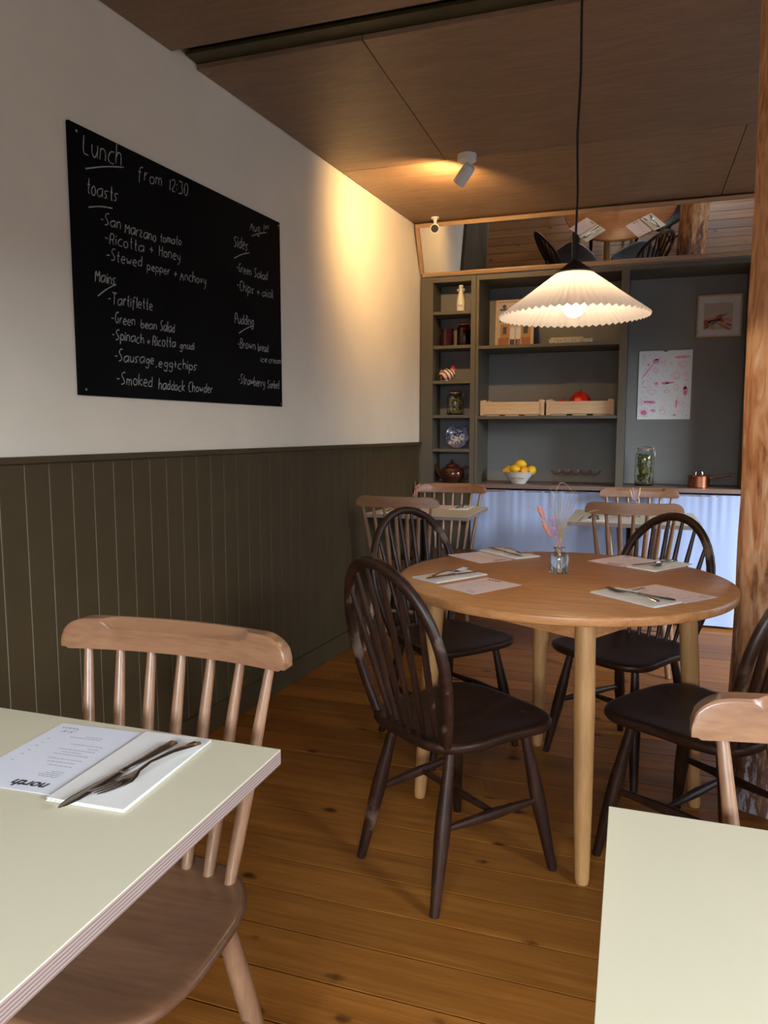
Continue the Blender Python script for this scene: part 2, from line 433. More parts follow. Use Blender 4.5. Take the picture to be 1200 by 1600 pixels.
YE = 5.4
LW = 7.9
wl = rbox((-.12, -2.4, 0), (0, 5.5, 2.85)).build('wall_left', M['plaster']); wl['kind'] = 'structure'
wl.location = (W0X, 0, 0); wl.rotation_euler = (0, 0, -WA)
# wainscot: boards, cap and skirting in the frame of the wall
wn = struct('trim_1', (W0X, 0, 0), -WA)
k = 0; u = 1.718 - .0883 * 43
while u < 4.90:
    u1 = min(u + .0883, 4.955)
    rbox((.0112, u + .0020, .09), (.014, u1 - .0020, 1.128)).build('wainscot_board', M['olive'], wn, bevel=.002)
    u += .0883
rbox((.0005, -2.15, .08), (.0108, 4.955, 1.12)).build('groove_highlight_backing', M['groove'], wn)  # pale sheet that stands in for lit bevels between the boards
rbox((.0, -2.15, 1.126), (.030, 4.962, 1.147)).build('cap_rail', M['olive'], wn, bevel=.004)
sk = rbox((.0, -2.15, 0), (.026, 4.955, .105)).build('baseboard_left', M['olive'], bevel=.005); sk['kind'] = 'structure'
sk.location = (W0X, 0, 0); sk.rotation_euler = (0, 0, -WA)

# floor: subfloor and pine boards
fl = rbox((-2.1, -2.35, -.08), (2.1, 5.5, -.0045)).build('floor', M['gap']); fl['kind'] = 'structure'
rr = random.Random(3)
y = 1.409 - .1352 * 26; row = 0
while y < 5.38:
    x = -2.08; ends = []
    cuts = [-2.08]
    c = -2.08 + rr.uniform(.3, 4.6)
    while c < 2.05:
        cuts.append(c); c += rr.uniform(3.0, 4.2)
    cuts.append(2.08)
    for a, b in zip(cuts, cuts[1:]):
        if b - a < .05: continue
        o = rbox((-(b - a) / 2 + .0012, -.0647, -.0042), ((b - a) / 2 - .0015, .0647, 0)).build('floorboard', M['floor'], fl)
        o.location = ((a + b) / 2, y + .0676, rr.uniform(-.0002, 0))
    y += .1352; row += 1

# ceiling of plywood sheets with a gap that shows the steel beam
ce = struct('ceiling')
o = rbox((-2.1, -2.35, 2.76), (2.1, 5.5, 2.82)).build('light_block_slab', M['gap'], ce)  # slab added above the sheets to block light
G = .0018


def sheet(x0, x1, y0, y1):
    xl = lambda yy: max(x0, wallx(yy) + .004) if x0 < -1.3 else x0
    z0, z1 = CEIL, CEIL + .018
    vs = [(xl(y0) + G, y0 + G, z0), (x1 - G, y0 + G, z0), (x1 - G, y1 - G, z0), (xl(y1) + G, y1 - G, z0)]
    MB().add(vs + [(a, b, z1) for a, b, _ in vs], [(0, 3, 2, 1), (4, 5, 6, 7), (0, 1, 5, 4), (1, 2, 6, 5), (2, 3, 7, 6), (3, 0, 4, 7)]).build('ceiling_sheet', M['ceil'], ce, bevel=.0012)


sheet(-9, -.943, 2.578, 3.79); sheet(-.943, 1.497, 2.578, 3.79); sheet(1.497, 1.99, 2.578, 3.79)
sheet(-9, .43, 3.79, 4.89); sheet(.43, 1.99, 3.79, 4.89)
sheet(-9, .35, 1.215, 2.436); sheet(.35, 1.99, 1.215, 2.436)
sheet(-9, -.6, -.005, 1.215); sheet(-.6, 1.99, -.005, 1.215)
sheet(-9, .2, -1.225, -.005); sheet(.2, 1.99, -1.225, -.005); sheet(-9, 1.99, -2.19, -1.225)
bw = struct('trim_2')
b = MB(); b.box((-1.605, 2.505, 2.592), (1.99, 2.66, 2.604)); b.box((-1.605, 2.553, 2.604), (1.99, 2.565, 2.75)); b.box((-1.605, 2.505, 2.74), (1.99, 2.62, 2.755))
b.build('steel_beam', M['beam'], bw)
rbox((-1.60, 2.40, 2.60), (1.99, 2.43, 2.75)).build('joist', M['beam'], bw)
rbox((-1.598, 2.44, 2.60), (-1.585, 2.56, 2.74)).build('beam_stiffener', M['beam'], bw)

# walls behind the camera and to the right, each with window openings
wf = MB(); x0, x1, z0, z1 = -.8, 1.5, .3, 1.95
wf.box((-2.15, YN - .12, 0), (x0, YN, 2.8)).box((x1, YN - .12, 0), (2.1, YN, 2.8)).box((x0, YN - .12, 0), (x1, YN, z0)).box((x0, YN - .12, z1), (x1, YN, 2.8))
wf.build('wall_front', M['white_wall'])['kind'] = 'structure'
wr = MB(); ys = [(-.95, .75), (2.75, 4.25)]; zz = (.35, 1.95)
wr.box((XR, YN, 0), (XR + .12, ys[0][0], 2.8)).box((XR, ys[0][1], 0), (XR + .12, ys[1][0], 2.8)).box((XR, ys[1][1], 0), (XR + .12, 5.5, 2.8))
for a, c in ys: wr.box((XR, a, 0), (XR + .12, c, zz[0])).box((XR, a, zz[1]), (XR + .12, c, 2.8))
wr.build('wall_right', M['white_wall'])['kind'] = 'structure'


def window(name, p0, p1, z0, z1, axis):
    s = struct(name)
    m = MB(); t = .05
    if axis == 'x':
        yy = YN - .09; q = lambda a, b, c, d: m.box((a, yy, c), (b, yy + .04, d))
    else:
        xx = XR + .05; q = lambda a, b, c, d: m.box((xx, a, c), (xx + .04, b, d))
    mid = (p0 + p1) / 2
    q(p0, p0 + t, z0, z1); q(p1 - t, p1, z0, z1); q(p0 + t, p1 - t, z0, z0 + t); q(p0 + t, p1 - t, z1 - t, z1); q(mid - t / 2, mid + t / 2, z0 + t, z1 - t)
    m.build('window_frame', M['whiteplastic'], s)
    for a, b in ((p0 + t, mid - t / 2), (mid + t / 2, p1 - t)):
        g = MB()
        if axis == 'x': g.box((a, YN - .072, z0 + t), (b, YN - .068, z1 - t))
        else: g.box((XR + .068, a, z0 + t), (XR + .072, b, z1 - t))
        g.build('window_pane', M['pane'], s)


window('window_1', x0, x1, z0, z1, 'x'); window('window_2', *ys[0], *zz, 'y'); window('window_3', *ys[1], *zz, 'y')
wb = rbox((-1.55, 5.40, 0), (2.1, 5.5, 2.85)).build('wall_back', M['white_wall']); wb['kind'] = 'structure'
b = rbox((.705, YB, 0), (2.0, 5.39, 2.57)); o = b.build('wall_back_right', M['white_wall']); o['kind'] = 'structure'

# ------------------------------------------------------------------ built-in shelving
XL = -1.397
SH = 2.238                                            # top of the shelving


def cabinet(name, label, x0, x1, sl, sr, zs, depth, base):
    t = thing(name, label, 'shelving', (0, 0, 0))
    rbox((x0, YB, base), (x0 + sl, YB + .02, SH)).build('stile', M['grey_paint'], t, bevel=.0015)
    rbox((x1 - sr, YB, base), (x1, YB + .02, SH)).build('stile', M['grey_paint'], t, bevel=.0015)
    rbox((x0 + sl, YB, SH - .028), (x1 - sr, YB + .02, SH)).build('top_rail', M['grey_paint'], t, bevel=.0015)
    rbox((x0 + sl - .018, YB + .02, base), (x0 + sl, depth, SH)).build('side_panel', M['grey_paint'], t)
    rbox((x1 - sr, YB + .02, base), (x1 - sr + .018, depth, SH)).build('side_panel', M['grey_paint'], t)
    rbox((x0 + sl, YB + .02, SH - .018), (x1 - sr, depth, SH)).build('top_panel', M['grey_paint'], t)
    rbox((x0 + sl, depth - .012, base), (x1 - sr, depth, SH - .018)).build('back_panel', M['grey_back'], t)
    for z in zs:
        rbox((x0 + sl + .001, YB + .003, z - .021), (x1 - sr - .001, depth - .012, z)).build('shelf', M['grey_paint'], t, bevel=.0015)
    return t


CT = .868
NZ = (2.020, 1.795, 1.562, 1.331, 1.102)
WZ = (1.785, 1.322)
cabinet('narrow_shelf_unit', 'narrow grey-green shelf unit against the cream wall with six cubbyholes', XL, -1.019, .086, .033, NZ, 5.19, .0)
cabinet('wide_shelf_unit', 'wide grey-green open shelf unit with two long shelves behind the pendant lamp', -1.017, -.055, .019, .049, WZ, 5.36, .0)
t = thing('display_niche', 'grey painted niche with the calendar and framed picture beside the timber post', 'niche')
rbox((-.055, YB, SH - .028), (.655, YB + .02, SH)).build('top_rail', M['grey_paint'], t, bevel=.0015)
rbox((-.055, YB + .02, SH - .018), (.655, 5.36, SH)).build('top_panel', M['grey_paint'], t)
rbox((-.055, 5.348, 0), (.655, 5.36, SH - .018)).build('back_panel', M['grey_back'], t)
rbox((.655, YB, 0), (.70, 5.36, SH)).build('side_panel', M['grey_paint'], t)
# base doors of the narrow unit
t = thing('cupboard_door', 'dark grey cupboard door under the brown teapot, behind the corner chair', 'cupboard door', (0, 0, 0))
rbox((XL + .089, YB + .004, .06), (-1.055, YB + .02, CT - .045)).build('door_panel', M['grey_paint'], t, bevel=.002)
MB().ball((-1.09, YB - .008, .6), .013).build('knob', M['blackmetal'], t)
o = rbox((XL + .0865, YB - .002, CT - .026), (-1.0522, 5.178, CT)).build('narrow_counter', M['counter'], bevel=.002)
tag(o, 'short brown wooden ledge under the teapot in the narrow shelf unit', 'worktop')
cw = MB(); cw.box((-1.017, YB - .022, CT - .026), (.655, YB - .0005, CT)).box((-.9975, YB - .0005, CT - .026), (-.1045, 5.346, CT)).box((-.0545, YB - .0005, CT - .026), (.6545, 5.346, CT))
tag(cw.build('counter', M['counter']), 'long brown wooden counter under the shelves, above the blue curtain', 'worktop')
# curtain
rc = random.Random(11)
NXc = 420; NZc = 14; xa, xb = -1.03, .655
ph = [(rc.uniform(9, 42), rc.uniform(0, 6.3), rc.uniform(.3, 1)) for _ in range(9)]
ph2 = [(rc.uniform(70, 130), rc.uniform(0, 6.3), rc.uniform(.4, 1)) for _ in range(5)]
vs = []; fs = []
for j in range(NZc + 1):
    q = j / NZc; z = .832 - q * .815
    if j == 1: z = .818
    for i in range(NXc + 1):
        x = xa + (xb - xa) * i / NXc
        A = sum(a * math.sin(f * x + p + .5 * q * math.sin(3 * x + p)) for f, p, a in ph) * .0058 * (.25 + .65 * min(1, q * 2.5))
        B = sum(a * math.sin(f * x + p) for f, p, a in ph2) * .0011 * max(0, 1 - q * 2.2)
        vs.append((x, YB - .030 + A * .75 + B + (-.004 if j == 0 else 0), z))
for j in range(NZc):
    for i in range(NXc): a = j * (NXc + 1) + i; fs.append((a, a + 1, a + NXc + 2, a + NXc + 1))
cu = thing('curtain', 'pale blue linen curtain hanging under the long counter', 'curtain', (0, 0, 0))
MB().add(vs, fs).build('gathered_cloth', M['curtain'], cu, sharp=180)
MB().tube([(xa, YB - .030, .826), (xb, YB - .030, .826)], .004).build('curtain_wire', M['steel'], cu)

# ------------------------------------------------------------------ slanted mirror over the shelving
mr_ = thing('slanted_mirror', 'long leaning mirror in pine trim between the ceiling and the shelving', 'mirror', (0, 0, 0))
yb_, zb_, yt_, zt_ = 4.975, SH + .022, 4.826, CEIL - .012
xr_ = .70
dv = Vector((0, yt_ - yb_, zt_ - zb_)); Lm = dv.length; dv.normalize(); nn = Vector((0, dv.z, -dv.y))   # nn points into the wall


def lean(x, s, d): return Vector((x, yb_, zb_)) + dv * s + nn * d


def leanbox(xa, xb, s0, s1, d0, d1, xa1=None):
    xa1 = xa if xa1 is None else xa1
    vs = [lean(xa, s0, d0), lean(xb, s0, d0), lean(xb, s0, d1), lean(xa, s0, d1), lean(xa1, s1, d0), lean(xb, s1, d0), lean(xb, s1, d1), lean(xa1, s1, d1)]
    return MB().add(vs, [(0, 3, 2, 1), (4, 5, 6, 7), (0, 1, 5, 4), (1, 2, 6, 5), (2, 3, 7, 6), (3, 0, 4, 7)])


leanbox(-1.385, .065, 0, Lm, .004, .010).build('mirror_pane', M['mirror'], mr_)
leanbox(.066, xr_, 0, Lm, .004, .010).build('mirror_pane', M['mirror'], mr_)
leanbox(-1.39, xr_, -.004, .018, -.010, .012).build('bottom_trim', M['trim'], mr_, bevel=.002)
leanbox(-1.40, xr_, Lm - .022, Lm + .004, -.012, .012).build('top_trim', M['trim'], mr_, bevel=.002)
leanbox(-1.402, -1.378, .018, Lm - .022, -.010, .012).build('side_trim', M['trim'], mr_, bevel=.002)
b = rbox((-1.40, 5.0, SH + .001), (.70, 5.38, 2.57)); o = b.build('wall_back_upper', M['white_wall']); o['kind'] = 'structure'

# ------------------------------------------------------------------ timber post
pm = MB(); nn_, mm_ = 72, 110; vs = []; fs = []
rp = random.Random(5)
cut = [(rp.uniform(0, 6.28), rp.uniform(.3, 2.4), rp.uniform(.1, .35), rp.uniform(.15, .4)) for _ in range(40)]
for j in range(mm_ + 1):
    z = CEIL * j / mm_
    for i in range(nn_):
        a = 2 * PI * i / nn_
        r = .126 + .003 * math.sin(3 * a + z * 2) + .0025 * math.sin(7 * a + 1.7 * math.sin(2.3 * z)) + .0022 * math.sin(13 * a + 5 * math.sin(1.3 * z))
        r += .002 * math.sin(11 * z + 2 * math.sin(2 * a)) * math.sin(5 * a)
        for ca, cz_, wa, hz in cut:
            d = (a - ca + PI) % (2 * PI) - PI
            e = 1 - (d / wa) ** 2 - ((z - cz_) / hz) ** 2
            if e > 0: r -= .0035 * e
        if z < .55: r -= .006 * max(0, math.sin(9 * a + 14 * z)) * (.55 - z)
        vs.append((r * math.cos(a), r * math.sin(a), z))
for j in range(mm_):
    for i in range(nn_): a = j * nn_ + i; b_ = j * nn_ + (i + 1) % nn_; fs.append((a, b_, b_ + nn_, a + nn_))
fs += [tuple(range(nn_ - 1, -1, -1)), tuple(range(mm_ * nn_, (mm_ + 1) * nn_))]
o = pm.add(vs, fs).build('timber_post', M['post'], sharp=60); o.location = (.457, 2.63, 0)
tag(o, 'rough round timber post beside the round table, flaking white paint at its foot', 'post')


# ------------------------------------------------------------------ chairs
def outline(front, rear, yf, yr, p=3.2, n=44, bow=0):
    out = []
    for i in range(n):
        a = 2 * PI * i / n; c, s = math.cos(a), math.sin(a)
        x = math.copysign(abs(c) ** (2 / p), c); y = math.copysign(abs(s) ** (2 / p), s)
        t = (y + 1) / 2; hw = rear + (front - rear) * t
        yy = yf * y if y > 0 else yr * -y * -1 * -1
        yy = yf * y if y > 0 else -yr * abs(y)
        out.append((hw * x, yy))
    return out


TURN = [(0, .6), (.08, .75), (.35, 1.0), (.6, 1.05), (.85, .85), (1, .7)]


def light_chair(label, loc, rz, group):
    t = thing('spindle_chair', label, 'chair', loc, rz, group)
    MB().seat(outline(.228, .205, .215, .205, 3.0), .452, .024, .014).build('seat', M['beechseat'], t, sharp=50)
    zc = .814; hl = .232
    vs = []; fs = []; n = 57
    for i in range(n):
        x = -hl * (.55 * math.cos(PI * i / (n - 1)) + .45 * (1 - 2 * i / (n - 1))); ax = abs(x)
        yb = -.257 + .030 * (x / hl) ** 2; th = .031
        q = max(0, (ax - .180) / .052); z1 = zc + .022 + .036 * math.sqrt(max(0, 1 - min(1, q) ** 2))
        c = 1 - min(1, max(0, (ax - .135) / .022)); c = c * c * (3 - 2 * c)
        zz0 = zc + (.004 * q if q > .8 else 0)
        vs += [(x, yb, zz0), (x, yb, z1 - .002), (x, yb + .003, z1), (x, yb + th * (1 - .62 * c) - .003, z1), (x, yb + th - .001, z1 - .003 - .016 * c), (x, yb + th, z1 - .006 - .018 * c), (x, yb + th, zz0)]
    for i in range(n - 1):
        for k in range(7): a = i * 7 + k; b = i * 7 + (k + 1) % 7; fs.append((a, b, b + 7, a + 7))
    fs += [tuple(range(6, -1, -1)), tuple(range((n - 1) * 7, n * 7))]
    MB().add(vs, fs).build('crest_rail', M['beech'], t, sharp=32)
    for i in range(7):
        f = (i - 3) / 3; xt = .192 * f
        MB().rod((.147 * f, -.168 + .022 * f * f, .447), (xt, -.244 + .030 * (xt / hl) ** 2, .816), [(0, .0098), (.15, .0115), (.4, .0125), (.7, .0105), (1, .0082)], 12).build('spindle', M['beechv'], t)
    for sx in (-1, 1):
        MB().rod((sx * .150, .130, .432), (sx * .205, .200, 0), [(0, .0155), (.3, .019), (.55, .019), (1, .0125)], 14).build('leg', M['beechv'], t)
        MB().rod((sx * .140, -.120, .432), (sx * .190, -.215, 0), [(0, .0155), (.3, .019), (.55, .019), (1, .0125)], 14).build('leg', M['beechv'], t)
        MB().rod((sx * .182, .170, .185), (sx * .169, -.175, .185), [(0, .007), (.5, .0115), (1, .007)], 10).build('stretcher', M['beechv'], t)
    MB().rod((-.174, 0, .185), (.174, 0, .185), [(0, .007), (.5, .0115), (1, .007)], 10).build('stretcher', M['beech'], t)
    return t


def windsor(label, loc, rz, group):
    t = thing('hoop_back_chair', label, 'chair', loc, rz, group)
    ol = outline(.226, .182, .212, .205, 4.2)
    ol = [(x * (1 - .055 * math.exp(-((y - .03) / .07) ** 2)), y - (.012 * (1 - (x / .2) ** 2) if y > .15 else 0) * -1) for x, y in ol]
    MB().seat(ol, .437, .030, .010).build('seat', M['dark'], t, sharp=50)
    # bent hoop
    ztop = .905; zs = .43
    rake = math.tan(R(13))
    yh = lambda z: -.165 - (z - zs) * rake
    pts = []
    zc = .655; ax = .196
    for i in range(9):
        q = i / 8; z = zs + (zc - zs) * q; pts.append((-(.148 + (ax - .148) * math.sin(q * PI / 2)), z))
    for i in range(1, 20):
        a = PI * i / 20; pts.append((-ax * math.cos(a), zc + (ztop - .012 - zc) * math.sin(a)))
    pts += [(-x, z) for x, z in reversed(pts[:9])]
    P3 = [(x, yh(z) + .02 * (1 - (x / ax) ** 2) * -1 * ((z - zs) / .45) + .0, z) for x, z in pts]
    MB().tube(P3, .0165, 12, flat=.85, up=(0, 1, 0)).build('bow', M['darkbow'], t, sharp=60)
    hoop = {}
    for i in range(6):
        f = (i - 2.5) / 2.5; xt = .150 * f
        zt = zc + (ztop - .018 - zc) * math.sqrt(max(0, 1 - (xt / ax) ** 2))
        MB().rod((.098 * f, -.170 + .012 * f * f, .43), (xt, yh(zt) - .02 * (1 - (xt / ax) ** 2) * ((zt - zs) / .45), zt),
                 [(0, .0062), (.25, .0088), (.5, .0095), (.75, .0085), (1, .0060)], 10).build('spindle', M['darkv'], t)
    lp = [(0, .0125), (.2, .0155), (.42, .0205), (.55, .0208), (.75, .0168), (1, .0125)]
    for sx in (-1, 1):
        MB().rod((sx * .140, .120, .412), (sx * .200, .185, 0), lp, 14).build('leg', M['darkv'], t)
        MB().rod((sx * .118, -.125, .412), (sx * .165, -.215, 0), lp, 14).build('leg', M['darkv'], t)
        MB().rod((sx * .172, .155, .205), (sx * .141, -.168, .205), [(0, .0080), (.3, .0120), (.5, .0150), (.7, .0120), (1, .0080)], 10).build('stretcher', M['darkv'], t)
    MB().rod((-.155, .0, .205), (.155, 0, .205), [(0, .0075), (.5, .0130), (1, .0075)], 10).build('stretcher', M['darkv'], t)
    return t


LG = 'light beech spindle-back chairs'
lc = light_chair('light spindle-back chair tucked behind the cream table nearest the panelled wall', (-.778, .905, 0), PI, LG)
dup(lc, (.318, .828, 0), PI, 'light spindle-back chair cut off by the right edge, behind the right cream table', LG)
dup(lc, (-1.20, 4.02, 0), 0, 'light spindle-back chair near the panelled wall, its back to us, before the far left table', LG)
dup(lc, (-1.135, 4.60, 0), PI, 'light spindle-back chair in the corner below the brown teapot, facing us', LG)
dup(lc, (.012, 4.05, 0), 0, 'light spindle-back chair turned away from us, directly before the far right table', LG)
dup(lc, (.042, 4.62, 0), PI, 'light spindle-back chair against the blue curtain below the tall pickle jar', LG)
DG = 'dark hoop-back chairs around the round table'
wc = windsor('dark hoop-back chair in the foreground, left front of the round table, worn bow', (-.445, 1.975, 0), face(.58, .81), DG)
dup(wc, (-.668, 2.765, 0), face(.78, -.63), 'dark hoop-back chair at the left rear of the round table, nearest the panelling', DG)
dup(wc, (-.008, 2.82, 0), face(-.60, -.80), 'dark hoop-back chair at the right rear of the round table, before the blue curtain', DG)
dup(wc, (.205, 2.18, 0), face(-.816, .577), 'dark hoop-back chair at the right, half hidden behind a light chair back', DG)

# ------------------------------------------------------------------ round table
RC = (-.205, 2.405)
rt_ = thing('round_table', 'round oak dining table under the pendant lamp', 'table', (RC[0], RC[1], 0), R(0))
MB().lathe([(0, .727), (.510, .727), (.5165, .729), (.519, .732), (.520, .749), (.5185, .753), (.515, .755), (0, .755)], n=120).build('tabletop', M['oak'], rt_, sharp=50)
a0 = R(-75.5); cs = []
for k in range(4):
    a = a0 + k * PI / 2; cs.append((.395 * math.cos(a), .395 * math.sin(a)))
    MB().rod((.395 * math.cos(a), .395 * math.sin(a), .727), (.450 * math.cos(a), .450 * math.sin(a), 0), [(0, .0275), (.35, .0285), (.7, .0245), (.98, .0195), (1, .0165)], 24).build('leg', M['oakleg'], rt_)
for k in range(4):
    p, q = Vector((*cs[k], 0)), Vector((*cs[(k + 1) % 4], 0)); d = (q - p).normalized(); n_ = Vector((d.y, -d.x, 0))
    p = p + d * .02; q = q - d * .02
    vs = [p + n_ * .010, q + n_ * .010, q - n_ * .010, p - n_ * .010]
    MB().add([(v.x, v.y, .662) for v in vs] + [(v.x, v.y, .727) for v in vs], [(0, 3, 2, 1), (4, 5, 6, 7), (0, 1, 5, 4), (1, 2, 6, 5), (2, 3, 7, 6), (3, 0, 4, 7)]).build('apron', M['oak'], rt_)


# ------------------------------------------------------------------ square cream tables
def cream_table(label, x0, x1, y0, y1, group, rz=0, zt=.745):
    cx, cy = (x0 + x1) / 2, (y0 + y1) / 2; hx, hy = (x1 - x0) / 2, (y1 - y0) / 2
    t = thing('square_table', label, 'table', (cx, cy, 0), rz, group)
    rbox((-hx, -hy, zt - .002), (hx, hy, zt)).build('tabletop', M['laminate'], t, bevel=.0005)
    rbox((-hx, -hy, zt - .023), (hx, hy, zt - .002)).build('plywood_edge', M['ply'], t)
    MB().tube([(0, 0, .02), (0, 0, zt - .035)], .035, 20).build('pedestal', M['blackmetal'], t)
    b = MB().lathe([(0, 0), (.2, 0), (.2, .008), (.05, .02), (0, .02)], n=40); b.build('foot_plate', M['blackmetal'], t)
    rbox((-.17, -.17, zt - .035), (.17, .17, zt - .023)).build('mounting_plate', M['blackmetal'], t)
    return t


TG = 'cream laminate square tables'
cream_table('cream-topped square table with a plywood edge, in the left foreground', -1.19, -.487, .27, .966, TG)
cream_table('bare cream-topped square table in the right foreground corner', -.014, .69, .24, .945, TG)
cream_table('cream-topped square table against the panelling in the far left corner', -1.50, -.862, 4.05, 4.66, TG)
cream_table('cream-topped square table before the curtain, far right', -.320, .345, 4.03, 4.66, TG)


# ------------------------------------------------------------------ flat print helpers
def txt(s, size):
    cu_ = bpy.data.curves.new('t', 'FONT'); cu_.body = s; cu_.size = size; cu_.align_x = 'CENTER'; cu_.offset = size * .03; cu_.shear = .25
    o = bpy.data.objects.new('t', cu_); COL.objects.link(o); dg = bpy.context.evaluated_depsgraph_get()
    me = bpy.data.meshes.new_from_object(o.evaluated_get(dg)); bpy.data.objects.remove(o)
    return me


NAME_ME = txt('north', .024)
ri = random.Random(21)
ln = MB()
LW_, LH_ = .148, .210


def strip(mb, x0, x1, y, h=.0011, z=.0007):
    x = x0
    while x < x1:
        w_ = ri.uniform(.003, .008); e = min(x1, x + w_)
        mb.add([(x, y - h / 2, z), (e, y - h / 2, z), (e, y + h / 2, z), (x, y + h / 2, z)], [(0, 1, 2, 3)]); x = e + .0012


for y_, a_, b_ in ((.062, .0, .030), (.057, -.004, .030), (.052, .004, .030), (.047, .01, .03), (.030, -.012, .030), (.020, -.020, .026), (.010, -.028, .030), (-.004, -.030, .030), (-.012, -.022, .012),
                   (-.020, -.034, .030), (-.028, .012, .03), (-.038, -.026, .030), (-.060, -.045, .010), (-.066, -.020, .01)):
    strip(ln, -b_ - .02, -a_ - .02, y_)
for y_ in (.03, .01, -.004, -.02, -.032, -.046): strip(ln, .05, .055, y_)
# little line drawing at the foot of the menu
for k in range(14):
    x = .03 + k * .0022; ln.tube([(x, -.088 + .003 * math.sin(k * 2.1), .0008), (x + .0022, -.088 + .003 * math.sin((k + 1) * 2.1), .0008)], .0004, 4)
for x in (.034, .046): ln.tube([(x - .003, -.082, .0008), (x, -.072, .0008), (x + .002, -.080, .0008), (x + .005, -.071, .0008)], .0004, 4)


def menu(label, x, y, z, rz, paper, group='printed menus'):
    t = thing('menu', label, 'menu', (x, y, z), rz, group)
    MB().box((-LW_ / 2, -LH_ / 2, 0), (LW_ / 2, LH_ / 2, .0005)).build('sheet', paper, t)
    o = bpy.data.objects.new('heading', NAME_ME); COL.objects.link(o); o.parent = t; o.location = (-.028, .080, .0009)
    if not NAME_ME.materials: NAME_ME.materials.append(M['ink'])
    o2 = bpy.data.objects.new('printed_lines', LINES); COL.objects.link(o2); o2.parent = t
    o2['kind'] = 'stuff'
    return t


_o = ln.build('printed_lines', M['greyink']); LINES = _o.data; bpy.data.objects.remove(_o)


def napkin(label, x, y, z, rz, group='paper napkins under cutlery'):
    t = thing('napkin', label, 'napkin', (x, y, z), rz, group)
    hw, hl = .058, .112
    for i, (dx, w_, an) in enumerate(((0, 1, 0), (.0012, .985, .8), (-.001, .99, -.7))):
        z0 = .0002 + .0014 * i
        MB().box((-hw * w_ + dx, -hl * w_, z0), (hw * w_ + dx, hl * w_, z0 + .0012)).build('paper_layer', M['napkin'], t, bevel=.0004, xf=Matrix.Rotation(R(an), 4, 'Z'))
    return t


def flat_path(secs):                    # cutlery body from cross-sections (y, halfwidth, z, halfthick)
    mb = MB(); vs = []; fs = []; n = 10
    for y_, hw, z_, ht in secs:
        for k in range(n):
            a = 2 * PI * k / n; vs.append((hw * math.cos(a), y_, z_ + ht * math.sin(a)))
    for i in range(len(secs) - 1):
        for k in range(n): a = i * n + k; b = i * n + (k + 1) % n; fs.append((a, b, b + n, a + n))
    fs += [tuple(range(n - 1, -1, -1)), tuple(range((len(secs) - 1) * n, len(secs) * n))]
    return mb.add(vs, fs)


def make_knife(label, x, y, z, rz, group='table knives'):
    t = thing('knife', label, 'knife', (x, y, z), rz, group)
    flat_path([(-.108, .003, .004, .002), (-.104, .0075, .0045, .0032), (-.085, .0085, .0045, .0036), (-.04, .0062, .0045, .0030), (-.008, .0050, .0045, .0034), (.0, .0055, .0045, .0040), (.004, .0045, .0045, .003)]).build('handle', M['steel'], t)
    flat_path([(.004, .0045, .0045, .0012), (.012, .0078, .0045, .0009), (.05, .0088, .0045, .0008), (.085, .0088, .0045, .0008), (.102, .0055, .0045, .0006), (.110, .0012, .0045, .0004)]).build('blade', M['steel'], t)
    return t


def make_fork(label, x, y, z, rz, group='table forks'):
    t = thing('fork', label, 'fork', (x, y, z), rz, group)
    flat_path([(-.096, .003, .005, .0012), (-.092, .0085, .0055, .0018), (-.075, .0080, .0075, .0018), (-.04, .0042, .0115, .0018), (.0, .0028, .0125, .0018), (.020, .0034, .009, .0018), (.030, .0085, .0062, .0013), (.042, .0118, .0045, .0011), (.055, .0120, .0050, .0010)]).build('handle', M['steel'], t)
    for k in range(4):
        x_ = (k - 1.5) * .0062
        MB().tube([(x_, .053, .0050), (x_, .070, .0065), (x_, .085, .0085), (x_ * .95, .096, .0105)], [.0021, .0018, .0016, .0008], 8).build('tine', M['steel'], t)
    return t


def setting(tag_, d, mc, nc, z, paper, swap=False, kd=(0, 0), ka=4, fa=-6, flip=0, side=1):
    r = face(*d)
    m_ = menu('%s menu sheet on %s' % ('pale pink printed' if paper is M['pink'] else 'white printed', tag_), mc[0], mc[1], z, r, paper)
    n_ = napkin('folded white paper napkin on %s' % tag_, nc[0], nc[1], z, r)
    c, s = math.cos(r), math.sin(r)
    def loc(px, py): return nc[0] + c * px - s * py, nc[1] + s * px + c * py
    a = loc(.018 * side + kd[0], kd[1]); b = loc(-.012 * side + kd[0], kd[1])
    make_knife('steel knife on the napkin on %s' % tag_, a[0], a[1], z + .0052, r + R(ka) + flip)
    make_fork('steel fork beside the knife on %s' % tag_, b[0], b[1], z + .0052, r + R(fa) + flip)


# near left table: sitter faces us, so the print is upside down from here
menu('white printed menu lying upside down to us on the left foreground table', -.790, .842, .7455, R(183), M['paper'])
napkin('folded white paper napkin beside the white menu, left foreground table', -.652, .842, .7455, R(183))
make_knife('steel knife lying on the napkin of the left foreground table', -.650, .812, .7512, face(-.022, -.21))
make_fork('steel fork beside the knife on the left foreground table', -.621, .833, .7512, face(-.030, -.153))
ZR = .7552
setting('the round table before the foreground hoop-back chair', (.545, .838), (-.425, 2.190), (-.545, 2.300), ZR, M['pink'], side=1, fa=8, ka=-6)
setting('the round table before the left rear hoop-back chair', (.74, -.67), (-.527, 2.694), (-.437, 2.808), ZR, M['pink'], fa=9, ka=-4)
setting('the round table before the right rear hoop-back chair', (-.57, -.82), (-.022, 2.785), (.100, 2.715), ZR, M['pink'], fa=12, ka=-10)
setting('the round table before the right front hoop-back chair', (-.77, .64), (.113, 2.255), (.018, 2.165), ZR, M['pink'], fa=-3, ka=10)
setting('the far left table towards the cupboard', (0, -1), (-1.14, 4.51), (-1.00, 4.52), .7452, M['pink'])
